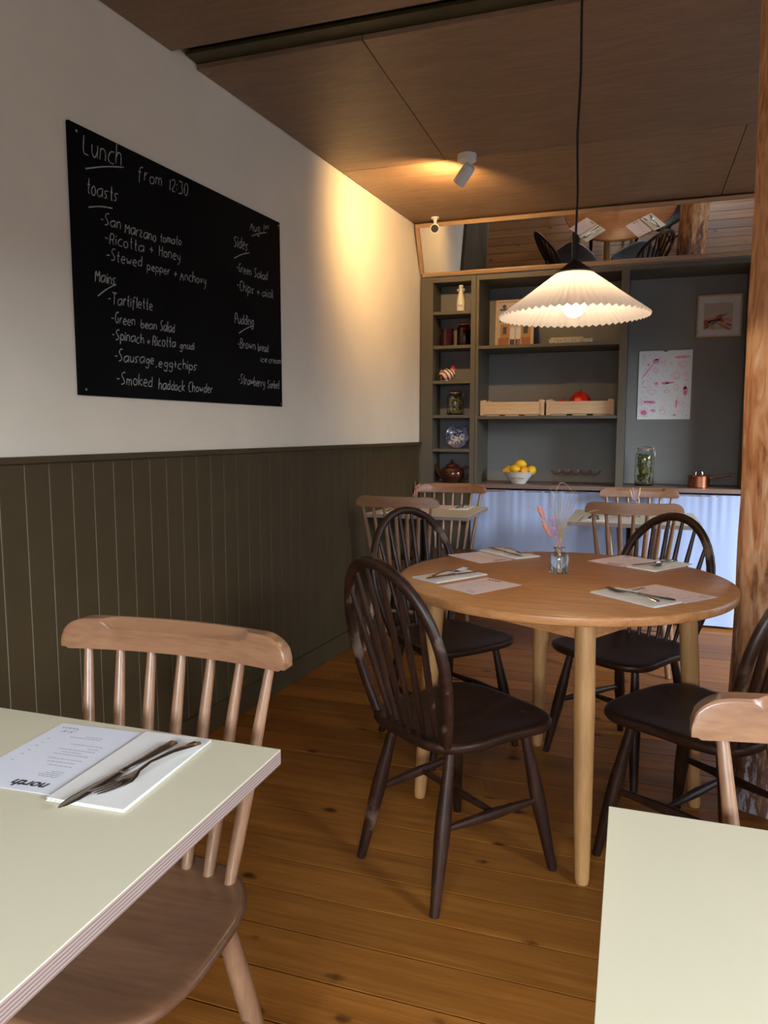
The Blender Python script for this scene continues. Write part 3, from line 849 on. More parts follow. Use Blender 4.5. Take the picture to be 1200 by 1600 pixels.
setting('the far left table beside the panelling', (0, 1), (-1.20, 4.19), (-1.33, 4.19), .7452, M['pink'])
setting('the far right table at its left front corner', (0, 1), (-.06, 4.19), (-.19, 4.19), .7452, M['pink'])
setting('the far right table below the tall jar', (0, -1), (.07, 4.50), (.225, 4.50), .7452, M['pink'])


# ------------------------------------------------------------------ vases of dried flowers
def vase(label, x, y, z, big):
    t = thing('vase', label, 'vase', (x, y, z), 0, 'glass vases of dried flowers')
    MB().lathe([(0, .0), (.029, .0), (.031, .003), (.031, .056), (.027, .064), (.015, .068), (.0145, .078), (.018, .080), (.018, .086), (.0155, .087), (.0120, .080), (.0125, .070), (.024, .062), (.028, .055), (.028, .006), (0, .005)], n=32).build('glass_bottle', M['glass'], t, sharp=60)
    r = random.Random(int(abs(x * 1000)))
    def stalk(dx, dy, h, bend, rad, mat, name='grass_stalk', n=9):
        pts = []
        for i in range(n):
            q = i / (n - 1); f = max(0, (q * h - .075) / (h - .075)) if h > .075 else 0
            h_ = h
            pts.append((dx * (.25 * q + .75 * f ** 1.4) - .004 * (1 - q) * (1 if dx > 0 else -1), dy * q, .008 + h * q - bend * f ** 3))
        MB().tube(pts, [rad * (1 - .55 * i / (n - 1)) for i in range(n)], 5).build(name, mat, t)
        return pts[-1]
    if big:
        for dx, h, bd in [(a * 1.1, b * 1.14, c) for a, b, c in ((-.045, .215, .0), (-.030, .250, .01), (-.012, .235, 0), (.004, .24, 0), (.014, .222, 0), (.026, .225, 0), (.042, .235, .0), (.055, .225, .0), (-.020, .205, 0), (.032, .205, 0), (-.05, .19, 0), (.02, .20, 0), (-.036, .22, 0), (-.024, .19, 0), (0, .215, 0), (.01, .19, 0), (.036, .19, 0), (.048, .21, 0), (-.008, .2, 0), (.016, .235, 0))]:
            stalk(dx, r.uniform(-.02, .02), h, bd, .0013, M['straw'])
        # long arching blades
        def arc(pts, nm='grass_blade'):
            MB().tube(pts, [.0011] * (len(pts) - 1) + [.0004], 5).build(nm, M['straw'], t)
        def bez(a, b, c, d, n=14):
            return [tuple((1 - q) ** 3 * a[i] + 3 * (1 - q) ** 2 * q * b[i] + 3 * (1 - q) * q * q * c[i] + q ** 3 * d[i] for i in range(3)) for q in [k / n for k in range(n + 1)]]
        arc(bez((0, 0, .02), (-.020, 0, .16), (-.045, 0, .42), (.06, 0, .235)))
        arc(bez((0, 0, .02), (0, 0, .10), (-.04, 0, .22), (-.13, -.01, .225)))
        arc(bez((.002, 0, .02), (.004, 0, .10), (.03, 0, .20), (.125, -.01, .215)))
        for dx, h in ((.010, .165), (.016, .155), (.013, .175), (.020, .165), (.008, .15)):
            stalk(dx, r.uniform(-.006, .006), h, 0, .0022, M['yellowstraw'], 'yellow_grass', 7)
        for (bx, bz, tx, tz) in ((-.050, .178, -.072, .222), (-.028, .122, -.058, .172)):
            MB().tube([(0, 0, .02), (-.006, 0, .07), (bx, -.004, bz)], .0009, 5).build('stem', M['straw'], t)
            MB().tube([Vector((bx, -.004, bz)).lerp(Vector((tx, -.006, tz)), q) for q in (0, .15, .4, .7, .9, 1)], [.003, .0070, .0085, .0075, .005, .001], 10).build('bunny_tail', M['bunny'], t)
        lv = MB()
        for k in range(210):
            q = r.random(); c = Vector((-.030 + .036 * (1 - q), r.uniform(-.005, .005), .072 + .105 * q)); d = Vector((r.uniform(-1, 1), r.uniform(-.6, .6), r.uniform(.1, 1))).normalized() * r.uniform(.005, .012)
            lv.tube([c, c + d * .6, c + d], [.0015, .0014, .0004], 4)
        lv.build('lilac_sprig', M['lilac'], t)['kind'] = 'stuff'
        MB().tube([(.004, 0, .01), (-.002, 0, .07), (-.030, 0, .178)], .0012, 5).build('stem', M['lilac'], t)
        for k in range(6): MB().tube([(r.uniform(-.012, .014), r.uniform(-.01, .01), .007), (r.uniform(-.006, .006), 0, .075)], .0011, 5).build('stem', M['straw'], t)
    else:
        lv = MB(); dxs = .022 if x < -1 else 0
        for k in range(70):
            q = r.random(); c = Vector((dxs * q + r.uniform(-.008, .008), r.uniform(-.006, .006), .075 + .075 * q)); d = Vector((r.uniform(-1, 1), r.uniform(-.6, .6), r.uniform(.1, 1))).normalized() * r.uniform(.006, .014)
            lv.tube([c, c + d], [.0016, .0006], 4)
        lv.build('flower_head', M['lilac'] if x > -1 else M['bunny'], t)['kind'] = 'stuff'
        for k in range(5): MB().tube([(r.uniform(-.01, .01), 0, .007), (dxs + r.uniform(-.018, .018), 0, .12 + r.uniform(0, .05))], .0013, 5).build('stem', M['straw'], t)
        if x > -1:
            for a, bq in ((-.030, .155), (.024, .165)):
                MB().tube([(a * .5, 0, .10), (a * .8, 0, bq - .03), (a, 0, bq)], [.003, .007, .002], 8).build('bunny_tail', M['straw'], t)


vase('small clear glass bottle of dried grasses and pink bunny tails on the round table', -.220, 2.478, ZR, True)
vase('small glass bottle with a rust-coloured dried sprig on the far left table', -1.265, 4.37, .7453, False)
vase('small glass bottle with pale dried flowers on the far right table', .020, 4.36, .7453, False)

# ------------------------------------------------------------------ pendant lamp
PX, PY = -.192, 2.45
pd = thing('pendant_lamp', 'pleated white cone pendant lamp glowing over the round table', 'lamp', (PX, PY, 0))
NP = 62; vs = []; fs = []
prof = [(.052, 1.712), (.10, 1.676), (.16, 1.630), (.205, 1.597), (.231, 1.578)]
for r_, z_ in prof:
    for k in range(NP * 2):
        a = PI * k / NP; o_ = (1 if k % 2 else -1)
        amp = .0005 + .0034 * (r_ / .235)
        vs.append(((r_ + o_ * amp * .55) * math.cos(a), (r_ + o_ * amp * .55) * math.sin(a), z_ + o_ * amp * 1.0))
n2 = NP * 2
for i in range(len(prof) - 1):
    for k in range(n2): a = i * n2 + k; b = i * n2 + (k + 1) % n2; fs.append((a, b, b + n2, a + n2))
MB().add(vs, fs).build('lamp_shade', M['shade'], pd, sharp=5)
MB().lathe([(.0, 1.716), (.060, 1.708), (.062, 1.711), (.020, 1.742), (.009, 1.752), (.009, 1.757), (0, 1.757)], n=40).build('shade_cap', M['blackplastic'], pd)
MB().lathe([(0, 1.750), (.0105, 1.750), (.0105, 1.815), (.008, 1.825), (0, 1.826)], n=20).build('cord_grip', M['blackplastic'], pd)
MB().tube([(0, 0, 1.82), (.002, 0, 1.95), (-.003, 0, 2.12), (.0025, 0, 2.3), (.0, 0, 2.48), (0, 0, CEIL)], .0038, 8).build('cord', M['blackplastic'], pd)
MB().lathe([(0, 1.655), (.018, 1.655), (.02, 1.706), (0, 1.706)], n=20).build('lamp_holder', M['blackplastic'], pd)
bulb = MB().lathe([(0, 1.575), (.014, 1.578), (.027, 1.588), (.034, 1.603), (.034, 1.618), (.026, 1.635), (.015, 1.650), (.013, 1.656), (0, 1.656)], n=28).build('bulb', glow('lamp_bulb_glow', (1, .74, .45), 48), pd)
MB().lathe([(0, CEIL - .022), (.04, CEIL - .022), (.045, CEIL - .012), (.045, CEIL), (0, CEIL)], n=28).build('ceiling_rose', M['blackplastic'], pd)

# ------------------------------------------------------------------ ceiling spotlight
sx_, sy_ = -.825, 3.755
sp_ = thing('ceiling_spotlight', 'white swivel spotlight on the plywood ceiling, aimed at the cream wall', 'spotlight', (sx_, sy_, 0))
MB().lathe([(0, CEIL - .034), (.040, CEIL - .034), (.046, CEIL - .031), (.047, CEIL), (0, CEIL)], n=32).build('base', M['whiteplastic'], sp_)
MB().tube([(.0, 0, CEIL - .034), (.0, 0, CEIL - .060)], .0055, 10).build('stem', M['steel'], sp_)
hd = Vector((-.62, .30, -.62)).normalized(); hc = Vector((-.010, 0, CEIL - .088))
q_ = Vector((0, 0, 1)).rotation_difference(hd).to_matrix().to_4x4()
MB().lathe([(0, -.048), (.022, -.048), (.0285, -.042), (.031, -.030), (.031, .056), (.0285, .056), (.028, .038), (0, .038)], n=32).build('lamp_head', M['whiteplastic'], sp_, xf=Matrix.Translation(hc) @ q_)
MB().lathe([(0, .040), (.026, .040), (.026, .044), (0, .044)], n=24).build('lamp_lens', glow('spot_lens_glow', (1, .66, .33), 5), sp_, xf=Matrix.Translation(hc) @ q_)
sl = bpy.data.lights.new('spot_beam', 'SPOT'); sl.energy = 24; sl.color = (1, .62, .26); sl.spot_size = R(165); sl.spot_blend = .9; sl.shadow_soft_size = .02
so = bpy.data.objects.new('spot_beam', sl); COL.objects.link(so); so.location = Vector((sx_, sy_, 0)) + hc + hd * .075
so.rotation_euler = Vector((-.60, .75, -.10)).to_track_quat('-Z', 'Y').to_euler()

# ------------------------------------------------------------------ security camera
cc = thing('security_camera', 'small white bullet security camera at the top left end of the mirror', 'camera', (-1.245, 4.75, 0))
MB().lathe([(0, CEIL - .010), (.024, CEIL - .010), (.026, CEIL), (0, CEIL)], n=24).build('mount', M['whiteplastic'], cc)
MB().tube([(0, 0, CEIL - .01), (.0, -.004, CEIL - .03), (0, -.008, CEIL - .045)], [.012, .010, .011], 12).build('arm', M['whiteplastic'], cc)
cd = Vector((.16, -1, -.34)).normalized(); qq = Matrix.Translation(Vector((.004, -.012, CEIL - .068))) @ Vector((0, 0, 1)).rotation_difference(cd).to_matrix().to_4x4()
MB().lathe([(0, -.035), (.020, -.034), (.026, -.026), (.029, .035), (.029, .048), (.024, .049), (.024, .044), (0, .044)], n=28).build('housing', M['whiteplastic'], cc, xf=qq)
MB().lathe([(0, .0445), (.0235, .0445), (.0235, .0475), (0, .0475)], n=24).build('lens', M['blackplastic'], cc, xf=qq)

# ------------------------------------------------------------------ chalkboard on the left wall
UB = 2.572 / math.cos(WA)                            # distance along the wall of the board's local zero
bo = thing('chalkboard', 'large black chalkboard with the handwritten lunch menu on the cream wall', 'chalkboard', (W0X + .001 * math.cos(WA), 0, 0), -WA)
b0, b1 = UB - .640, UB + .576
rbox((.0, b0, 1.334), (.012, b1, 2.157)).build('board', M['board'], bo, bevel=.001)
for uu, z_ in ((b0 + .03, 2.135), (b1 - .012, 2.140), (b1 - .012, 1.345), (b0 + .025, 1.352)):
    MB().ball((.0125, uu, z_), (.002, .0042, .0042), 8, 6).build('screw', M['screw'], bo)
GL = {'a': '47 27 06 04 13 23 45,47 43', 'b': '0A 03 23 34 36 27 05', 'c': '37 17 05 04 13 33', 'd': '37 17 05 04 13 34,3A 33', 'e': '05 35 36 27 17 05 04 13 33',
      'f': '3A 2A 19 11,07 27', 'g': '37 17 05 14 34,37 31 20 01', 'h': '0A 03,05 17 27 36 33', 'i': '07 03,09 08', 'k': '0A 03,37 05 33', 'l': '0A 03',
      'm': '07 03,06 17 26 23,26 37 46 43', 'n': '07 03,06 17 27 36 33', 'o': '17 06 04 13 23 34 36 27 17', 'p': '07 00,07 27 36 34 23 04', 'r': '07 03,05 17 27',
      's': '37 17 06 15 24 13 03', 't': '1A 13 23,07 27', 'u': '07 04 13 23 35,37 33', 'v': '07 13 27', 'w': '07 13 26 33 47', 'y': '07 14 34,37 31 10', 'z': '07 37 03 33',
      'A': '03 2A 43,16 36', 'B': '03 0A 2A 39 37 07 27 36 34 23 03', 'C': '3A 1A 08 05 13 33', 'G': '3A 1A 08 05 13 33 36 26', 'H': '0A 03,3A 33,07 37', 'L': '0A 03 33',
      'M': '03 0A 25 4A 43', 'P': '03 0A 2A 39 37 26 06', 'R': '03 0A 2A 39 37 26 06,26 33', 'S': '3A 1A 08 17 26 34 13 03', 'T': '0A 4A,2A 23',
      '1': '2A 23', '2': '09 1A 2A 38 03 33', '3': '0A 2A 39 27 36 34 23 03', '0': '1A 08 05 13 23 35 38 2A 1A', '+': '06 26,18 14', '-': '06 26', '.': '03 14', ':': '04 05,07 08'}
rk = random.Random(9)


def ribbon(mb, pts, wd, d=.0128):
    for _ in range(2):
        if len(pts) > 2:
            q = [pts[0]]
            for a, b in zip(pts, pts[1:]): q += [(a[0] * .75 + b[0] * .25, a[1] * .75 + b[1] * .25), (a[0] * .25 + b[0] * .75, a[1] * .25 + b[1] * .75)]
            pts = q + [pts[-1]]
    vs = []; fs = []
    for i, (a, b) in enumerate(pts):
        p = pts[max(0, i - 1)]; n = pts[min(len(pts) - 1, i + 1)]
        tx, ty = n[0] - p[0], n[1] - p[1]; l = math.hypot(tx, ty) or 1; w_ = wd * rk.uniform(.35, .6)
        vs += [(d, a - ty / l * w_, b + tx / l * w_), (d, a + ty / l * w_, b - tx / l * w_)]
    for i in range(len(pts) - 1): fs.append((2 * i, 2 * i + 1, 2 * i + 3, 2 * i + 2))
    mb.add(vs, fs)


def chalk(s, u0, z0, u1, z1, cap):
    mb = MB(); widths = []
    for ch in s: widths.append(2.6 if ch == ' ' else max(int(p[0]) for st in GL[ch].split(',') for p in st.split()) + 1.5)
    tot = sum(widths) - 1.5; kx = (u1 - u0) / tot; kz = cap / 7; x = 0
    for ch, w_ in zip(s, widths):
        if ch != ' ':
            jx, jz, js = rk.uniform(-.15, .15), rk.uniform(-.35, .35), rk.uniform(.9, 1.1)
            for st in GL[ch].split(','):
                pts = []
                for p in st.split():
                    gx, gz = int(p[0]) + jx + rk.uniform(-.12, .12), (int(p[1], 16) - 3) * js + jz + rk.uniform(-.12, .12)
                    uu = u0 + kx * (x + gx) + kz * .12 * gz; q = (x + gx) / tot
                    pts.append((UB + uu, z0 + (z1 - z0) * q + kz * gz))
                ribbon(mb, pts, .0036)
        x += w_
    mb.build('chalk_writing', M['chalk'], bo)


for a in (('Lunch', -.588, 2.076, -.423, 2.092, .062), ('from', -.345, 2.073, -.225, 2.083, .045), ('12:30', -.195, 2.082, -.08, 2.092, .040), ('toasts', -.578, 1.961, -.445, 1.971, .045),
          ('-San', -.525, 1.880, -.437, 1.886, .038), ('Marzano', -.415, 1.880, -.265, 1.884, .036), ('tomato', -.240, 1.890, -.126, 1.903, .030),
          ('-Ricotta', -.51, 1.826, -.329, 1.836, .036), ('+', -.298, 1.838, -.28, 1.838, .034), ('Honey', -.248, 1.838, -.135, 1.846, .036), ('-Stewed', -.504, 1.774, -.342, 1.783, .036),
          ('pepper', -.313, 1.780, -.195, 1.784, .030), ('+', -.172, 1.778, -.155, 1.780, .028), ('Anchovy', -.138, 1.777, .017, 1.787, .036),
          ('Mains', -.559, 1.694, -.468, 1.702, .038), ('-Tartiflette', -.506, 1.636, -.295, 1.645, .036), ('-Green', -.494, 1.576, -.385, 1.580, .034), ('bean', -.355, 1.576, -.275, 1.580, .030), ('Salad', -.255, 1.578, -.179, 1.582, .034),
          ('-Spinach', -.494, 1.522, -.345, 1.524, .034), ('+', -.327, 1.521, -.312, 1.521, .03), ('Ricotta', -.298, 1.521, -.175, 1.528, .034), ('gnudi', -.150, 1.525, -.066, 1.530, .028),
          ('-Sausage', -.487, 1.452, -.297, 1.456, .036), ('.egg+chips', -.286, 1.449, -.052, 1.454, .034), ('-Smoked', -.48, 1.378, -.309, 1.376, .040), ('haddock', -.274, 1.370, -.130, 1.370, .036), ('Chowder', -.105, 1.370, .041, 1.372, .036),
          ('Aug', .333, 2.068, .405, 2.072, .038), ('1', .438, 2.078, .440, 2.080, .044), ('st', .452, 2.102, .480, 2.106, .018), ('Sides', .212, 1.973, .314, 1.978, .044),
          ('-Green', .227, 1.879, .335, 1.880, .036), ('Salad', .36, 1.880, .461, 1.882, .036), ('-Chips', .227, 1.804, .352, 1.806, .038), ('+', .378, 1.806, .400, 1.806, .034), ('aioli', .418, 1.808, .505, 1.812, .036),
          ('Pudding', .207, 1.666, .346, 1.672, .040), ('-Brown', .222, 1.567, .355, 1.569, .038), ('bread', .377, 1.570, .458, 1.572, .034), ('ice', .398, 1.524, .447, 1.526, .026), ('cream', .465, 1.526, .566, 1.529, .026),
          ('-Strawberry', .224, 1.421, .425, 1.417, .036), ('Sorbet', .450, 1.415, .549, 1.415, .036)):
    chalk(*a)
ul = MB()
for a, z_, b, z2 in ((-.58, 2.033, -.41, 2.090), (-.574, 1.919, -.47, 1.943), (-.55, 1.651, -.466, 1.702), (.344, 2.044, .461, 2.086), (.214, 1.927, .326, 1.972), (.235, 1.627, .347, 1.672)):
    ribbon(ul, [(UB + a, z_), (UB + (a + b) / 2, (z_ + z2) / 2 + .005), (UB + b, z2)], .004)
ul.build('chalk_underline', M['chalk'], bo)


# ------------------------------------------------------------------ things on the shelves
def obj1(name, label, cat, loc, group=None): return thing(name, label, cat, loc, 0, group)


def marks(t, cx, cz, w_, h_, yy, mat, n=9, seed=1, name='printed_emblem', rad=None):
    r = random.Random(seed); mb = MB()
    for k in range(n):
        x = cx - w_ / 2 + w_ * (k + .5) / n; z_ = cz + r.uniform(-h_ / 2, h_ / 2)
        ydepth = -math.sqrt(max(0, rad * rad - x * x)) - .0006 if rad else yy
        mb.ball((x, ydepth, z_), (w_ / n * .55, .0006, h_ * .22), 8, 4)
    mb.build(name, mat, t)


# white bottle
t = obj1('ceramic_bottle', 'cream ceramic bottle with small side lugs on the top narrow shelf', 'bottle', (-1.138, 5.04, NZ[0]))
MB().lathe([(0, 0), (.026, 0), (.029, .004), (.030, .05), (.0275, .085), (.018, .120), (.0125, .140), (.0125, .163), (.015, .166), (.015, .178), (.011, .180), (0, .176)], n=32).build('body', M['porcelain'], t)
for s in (-1, 1): MB().tube([(s * .010, 0, .148), (s * .020, 0, .156), (s * .026, 0, .150), (s * .022, 0, .143), (s * .011, 0, .138)], .0035, 8).build('lug', M['porcelain'], t)
marks(t, 0, .040, .034, .012, 0, M['ink'], 9, 2, rad=.030)


def clip_jar(name, label, loc, r, h, content, cmat, glassm, n=40, seed=1, group='clip-top preserving jars'):
    t = thing(name, label, 'jar', loc, 0, group)
    MB().lathe([(0, 0), (r * .93, 0), (r, .006), (r, h * .70), (r * .93, h * .80), (r * .74, h * .86), (r * .74, h * .93), (r * .70, h * .93), (r * .70, h * .85), (r * .89, h * .79), (r * .955, h * .69), (r * .955, .010), (r * .9, .006), (0, .005)], n=36).build('glass_body', glassm, t, sharp=60)
    MB().lathe([(0, h * .94), (r * .78, h * .94), (r * .80, h * .955), (r * .74, h * .985), (r * .4, h), (0, h)], n=32).build('lid', M['glass'] if glassm is M['glass'] else glassm, t)
    MB().lathe([(r * .70, h * .928), (r * .80, h * .928), (r * .80, h * .942), (r * .70, h * .942), (r * .70, h * .928)], n=32).build('rubber_seal', M['seal'], t)
    ring = [(r * .80 * math.cos(a), r * .80 * math.sin(a), h * .90) for a in [k * PI / 12 for k in range(25)]]
    MB().tube(ring, .0017, 6).build('wire_ring', M['steel'], t)
    MB().tube([(r * .80, 0, h * .90), (r * 1.02, -.004, h * .93), (r * 1.04, -.004, h * .76), (r * .96, -.008, h * .70), (r * .92, .008, h * .78), (r * .86, .004, h * .97), (0, 0, h * 1.01)], .0016, 6).build('wire_clip', M['steel'], t)
    rr_ = random.Random(seed); mb = MB()
    if content == 'olives':
        for k in range(n):
            a = rr_.uniform(0, 6.3); q = math.sqrt(rr_.random()) * (r * .80); z_ = .016 + rr_.random() * h * .62
            mb.ball((q * math.cos(a), q * math.sin(a), z_), (.0105, .0105, .013), 8, 6)
    elif content == 'slices':
        for k in range(n):
            a = rr_.uniform(0, 6.3); q = math.sqrt(rr_.random()) * (r * .70); z_ = .02 + rr_.random() * h * .68
            rot = Matrix.Rotation(rr_.uniform(0, 3), 4, 'X') @ Matrix.Rotation(rr_.uniform(0, 3), 4, 'Y')
            k0 = len(mb.v); mb.lathe([(0, -.002), (.015, -.002), (.0155, 0), (.015, .002), (0, .002)], n=12)
            for i in range(k0, len(mb.v)): mb.v[i] = rot @ mb.v[i] + Vector((q * math.cos(a), q * math.sin(a), z_))
    else:
        mb.lathe([(0, .008), (r * .93, .008), (r * .93, h * .66), (0, h * .68)], n=32)
    o = mb.build({'olives': 'olives', 'slices': 'pickle_slices'}.get(content, 'preserve'), cmat, t)
    if content != 'fill': o['kind'] = 'stuff'
    return t


clip_jar('preserving_jar', 'brown clip-top jar on the second narrow shelf, right of the dark pot', (-1.118, 5.06, NZ[1]), .049, .158, 'fill', M['darkjar'], M['amber'])
t = obj1('dark_pot', 'squat dark red lidded glass pot on the second narrow shelf, left', 'jar', (-1.235, 5.06, NZ[1]), None)
MB().lathe([(0, 0), (.042, 0), (.045, .004), (.045, .108), (.0, .108)], n=32).build('body', M['darkjar'], t)
MB().lathe([(0, .109), (.050, .109), (.050, .118), (.03, .122), (0, .123)], n=32).build('lid', M['darkjar'], t)
# hen
t = obj1('hen_ornament', 'small red and white striped ceramic hen on the third narrow shelf', 'ornament', (-1.222, 5.03, NZ[2]))
MB().tube([(-.050, 0, .072), (-.044, 0, .060), (-.032, 0, .048), (-.010, 0, .044), (.012, 0, .048), (.026, 0, .060), (.032, 0, .074), (.034, 0, .084)], [.008, .024, .038, .044, .043, .033, .022, .010], 18).build('body', M['hen'], t, sharp=70)
MB().lathe([(0, 0), (.024, 0), (.020, .012), (0, .014)], n=20).build('base', M['hen'], t)
MB().ball((.034, 0, .082), (.013, .012, .013)).build('head', M['redsquash'], t)
MB().tube([(.044, 0, .082), (.056, 0, .078)], [.005, .001], 8).build('beak', M['yellowstraw'], t)
MB().tube([(.024, 0, .090), (.030, 0, .099), (.038, 0, .098), (.044, 0, .092)], [.003, .006, .006, .003], 8).build('comb', M['redsquash'], t)
clip_jar('preserving_jar', 'clip-top glass jar of olives on the fourth narrow shelf', (-1.175, 5.06, NZ[3]), .056, .165, 'olives', M['olives'], M['glass'], 90, 4)
# plate
t = obj1('blue_plate', 'round blue and white patterned plate leaning on the fifth narrow shelf', 'plate', (-1.165, 5.085, NZ[4] + .084))
MB().lathe([(0, -.008), (.048, -.008), (.060, -.003), (.082, .003), (.084, .005), (.082, .006), (.060, .0), (.052, -.004), (0, -.004)], n=56, axis='y').build('dish', M['plate'], t)
t.rotation_euler = (R(-10), 0, 0)
# teapot
t = obj1('teapot', 'glossy dark brown teapot on the lowest narrow shelf', 'teapot', (-1.186, 5.035, CT)); t.scale = (1.14, 1.0, 1.10)
MB().lathe([(0, 0), (.045, 0), (.050, .004), (.070, .030), (.076, .055), (.070, .080), (.050, .098), (.036, .104), (0, .104)], n=44).build('body', M['brownglaze'], t)
MB().lathe([(0, .103), (.040, .103), (.038, .108), (.020, .122), (.007, .127), (0, .128)], n=32).build('lid', M['brownglaze'], t)
MB().ball((0, 0, .135), (.011, .011, .009)).build('knob', M['brownglaze'], t)
MB().tube([(-.055, 0, .035), (-.080, 0, .050), (-.093, 0, .078), (-.103, 0, .105), (-.115, 0, .112)], [.020, .016, .012, .009, .008], 14).build('spout', M['brownglaze'], t)
MB().tube([(.062, 0, .088), (.085, 0, .104), (.105, 0, .100), (.112, 0, .078), (.100, 0, .048), (.078, 0, .028), (.060, 0, .022)], .0075, 12).build('handle', M['brownglaze'], t)

# wide unit: upper shelf
SY = 5.16


def panel(mb, x0, x1, z0, z1, y_): return mb.add([(x0, y_, z0), (x1, y_, z0), (x1, y_, z1), (x0, y_, z1)], [(0, 1, 2, 3)])


def disc(mb, cx, cz, rx, rz, y_, ang=0, n=18):
    c, s = math.cos(ang), math.sin(ang)
    return mb.add([(cx + c * rx * math.cos(2 * PI * k / n) - s * rz * math.sin(2 * PI * k / n), y_, cz + s * rx * math.cos(2 * PI * k / n) + c * rz * math.sin(2 * PI * k / n)) for k in range(n)], [tuple(range(n))])


def framed(name, label, loc, w_, h_, fr, mat, tilt=0):
    t = thing(name, label, 'picture', loc, 0); t.rotation_euler = (R(tilt), 0, 0)
    for a in ((-w_ / 2, w_ / 2, 0, fr), (-w_ / 2, w_ / 2, h_ - fr, h_)): rbox((a[0], -.018, a[2]), (a[1], 0, a[3])).build('frame_rail', mat, t, bevel=.001)
    for a in ((-w_ / 2, -w_ / 2 + fr), (w_ / 2 - fr, w_ / 2)): rbox((a[0], -.018, fr), (a[1], 0, h_ - fr)).build('frame_stile', mat, t, bevel=.001)
    return t


pcol = lambda n, c: plain(n, c, .6, var=.05)
M['cream_print'] = pcol('cream_print', (.50, .42, .36)); M['terracotta'] = pcol('terracotta_print', (.34, .12, .06)); M['ochre'] = pcol('ochre_print', (.42, .22, .07))
M['navy'] = pcol('navy_print', (.04, .05, .08)); M['skin'] = pcol('peach_print', (.50, .30, .22)); M['rust'] = pcol('rust_print', (.36, .10, .04)); M['bluegrey'] = pcol('blue_grey_print', (.15, .18, .22)); M['matboard'] = pcol('mount_board', (.66, .64, .67))
t = framed('shop_front_picture', 'pale framed illustration of a shop front with chairs, half behind the lamp shade', (-.800, SY + .05, WZ[0]), .262, .332, .012, M['crate'], -6)
panel(MB(), -.12, .12, .010, .322, -.006).build('print_ground', M['cream_print'], t)
a = MB(); panel(a, -.11, .11, .015, .075, -.0068); a.build('print_pavement', M['terracotta'], t)
a = MB(); panel(a, -.105, .105, .262, .276, -.0068); panel(a, -.072, -.050, .215, .262, -.0068); panel(a, -.03, -.01, .215, .262, -.0068); panel(a, .01, .11, .22, .262, -.0068); disc(a, -.075, .290, .014, .014, -.0068); panel(a, -.105, -.098, .18, .205, -.0068); a.build('print_awning', M['navy'], t)
for q4 in ((-.098, -.035, .075, .17), (.045, .11, .075, .19)): panel(MB(), *q4, -.0066).build('print_door', M['ochre'], t)
a = MB(); panel(a, -.08, -.055, .10, .15, -.007); panel(a, .06, .09, .10, .15, -.007); panel(a, -.03, .02, .02, .06, -.007); a.build('print_window', M['navy'], t)
a = MB()
for cx in (-.015, .025):
    panel(a, cx - .016, cx + .016, .065, .130, -.0076); disc(a, cx, .135, .014, .012, -.0076); panel(a, cx - .022, cx - .019, .025, .07, -.0076); panel(a, cx + .019, cx + .022, .025, .07, -.0076)
a.build('print_chairs', M['matboard'], t)
t = obj1('patterned_tin', 'low blue patterned box lying on the upper long shelf under the lamp', 'box', (-.415, SY, WZ[0]))
rbox((-.140, -.06, 0), (.140, .06, .040)).build('box', M['tile'], t, bevel=.003)
t = obj1('wooden_tray', 'thin tan book lying on top of the blue patterned box', 'book', (-.440, SY, WZ[0] + .0405))
rbox((-.105, -.05, 0), (.105, .05, .012)).build('cover', M['crate'], t, bevel=.002)


# lower shelf crates
def crate(label, x, seed):
    t = thing('wooden_crate', label, 'crate', (x, SY - .03, WZ[1]), 0, 'pale wooden crates')
    rbox((-.208, -.10, .012), (.208, -.092, .094)).build('front_slat', M['crate'], t, bevel=.001)
    rbox((-.208, .092, .012), (.208, .10, .094)).build('back_slat', M['crate'], t, bevel=.001)
    for s in (-1, 1):
        rbox((min(s * .208, s * .200), -.0915, .012), (max(s * .208, s * .200), .0915, .094)).build('end_slat', M['crate'], t)
        for yy in (-1, 1): rbox((min(s * .199, s * .175), min(yy * .091, yy * .070), .004), (max(s * .199, s * .175), max(yy * .091, yy * .070), .108)).build('corner_block', M['crate'], t)
        for yy in (-1, 1): rbox((min(s * .2135, s * .19), min(yy * .1065, yy * .1003), .004), (max(s * .2135, s * .19), max(yy * .1065, yy * .1003), .104)).build('corner_cleat', M['crate'], t, bevel=.001)
    for k in (-.13, 0, .13): rbox((k - .045, -.0915, 0), (k + .045, .0915, .011)).build('base_slat', M['crate'], t)
    return t


crate('empty pale wooden crate, the left one on the lower long shelf', -.780, 1)
crate('pale wooden crate with red squash in it, right on the lower long shelf', -.340, 2)


def squash(label, x, y_, z_, r, n=9):
    t = thing('red_squash', label, 'squash', (x, y_, z_), 0, 'red squashes in the crate')
    vs = []; fs = []; nn2 = 54; m = 14
    for i in range(m + 1):
        ph = -PI / 2 + PI * i / m
        for k in range(nn2):
            a = 2 * PI * k / nn2; rib = 1 - .07 * abs(math.sin(n * a / 2)) ** .5 * math.cos(ph)
            vs.append((r * math.cos(ph) ** .8 * math.cos(a) * rib if abs(math.cos(ph)) > 1e-5 else 0, r * math.cos(ph) ** .8 * math.sin(a) * rib if abs(math.cos(ph)) > 1e-5 else 0, r * .92 + r * .92 * math.sin(ph) + (r * .22 * max(0, math.sin(ph)) ** 6)))
    for i in range(m):
        for k in range(nn2): a = i * nn2 + k; b = i * nn2 + (k + 1) % nn2; fs.append((a, b, b + nn2, a + nn2))
    MB().add(vs, fs).build('flesh', M['redsquash'], t, sharp=60)
    MB().tube([(0, 0, r * 1.98), (.003, 0, r * 2.12), (.008, 0, r * 2.2)], [.006, .004, .005], 8).build('stalk', M['darkwood'], t)


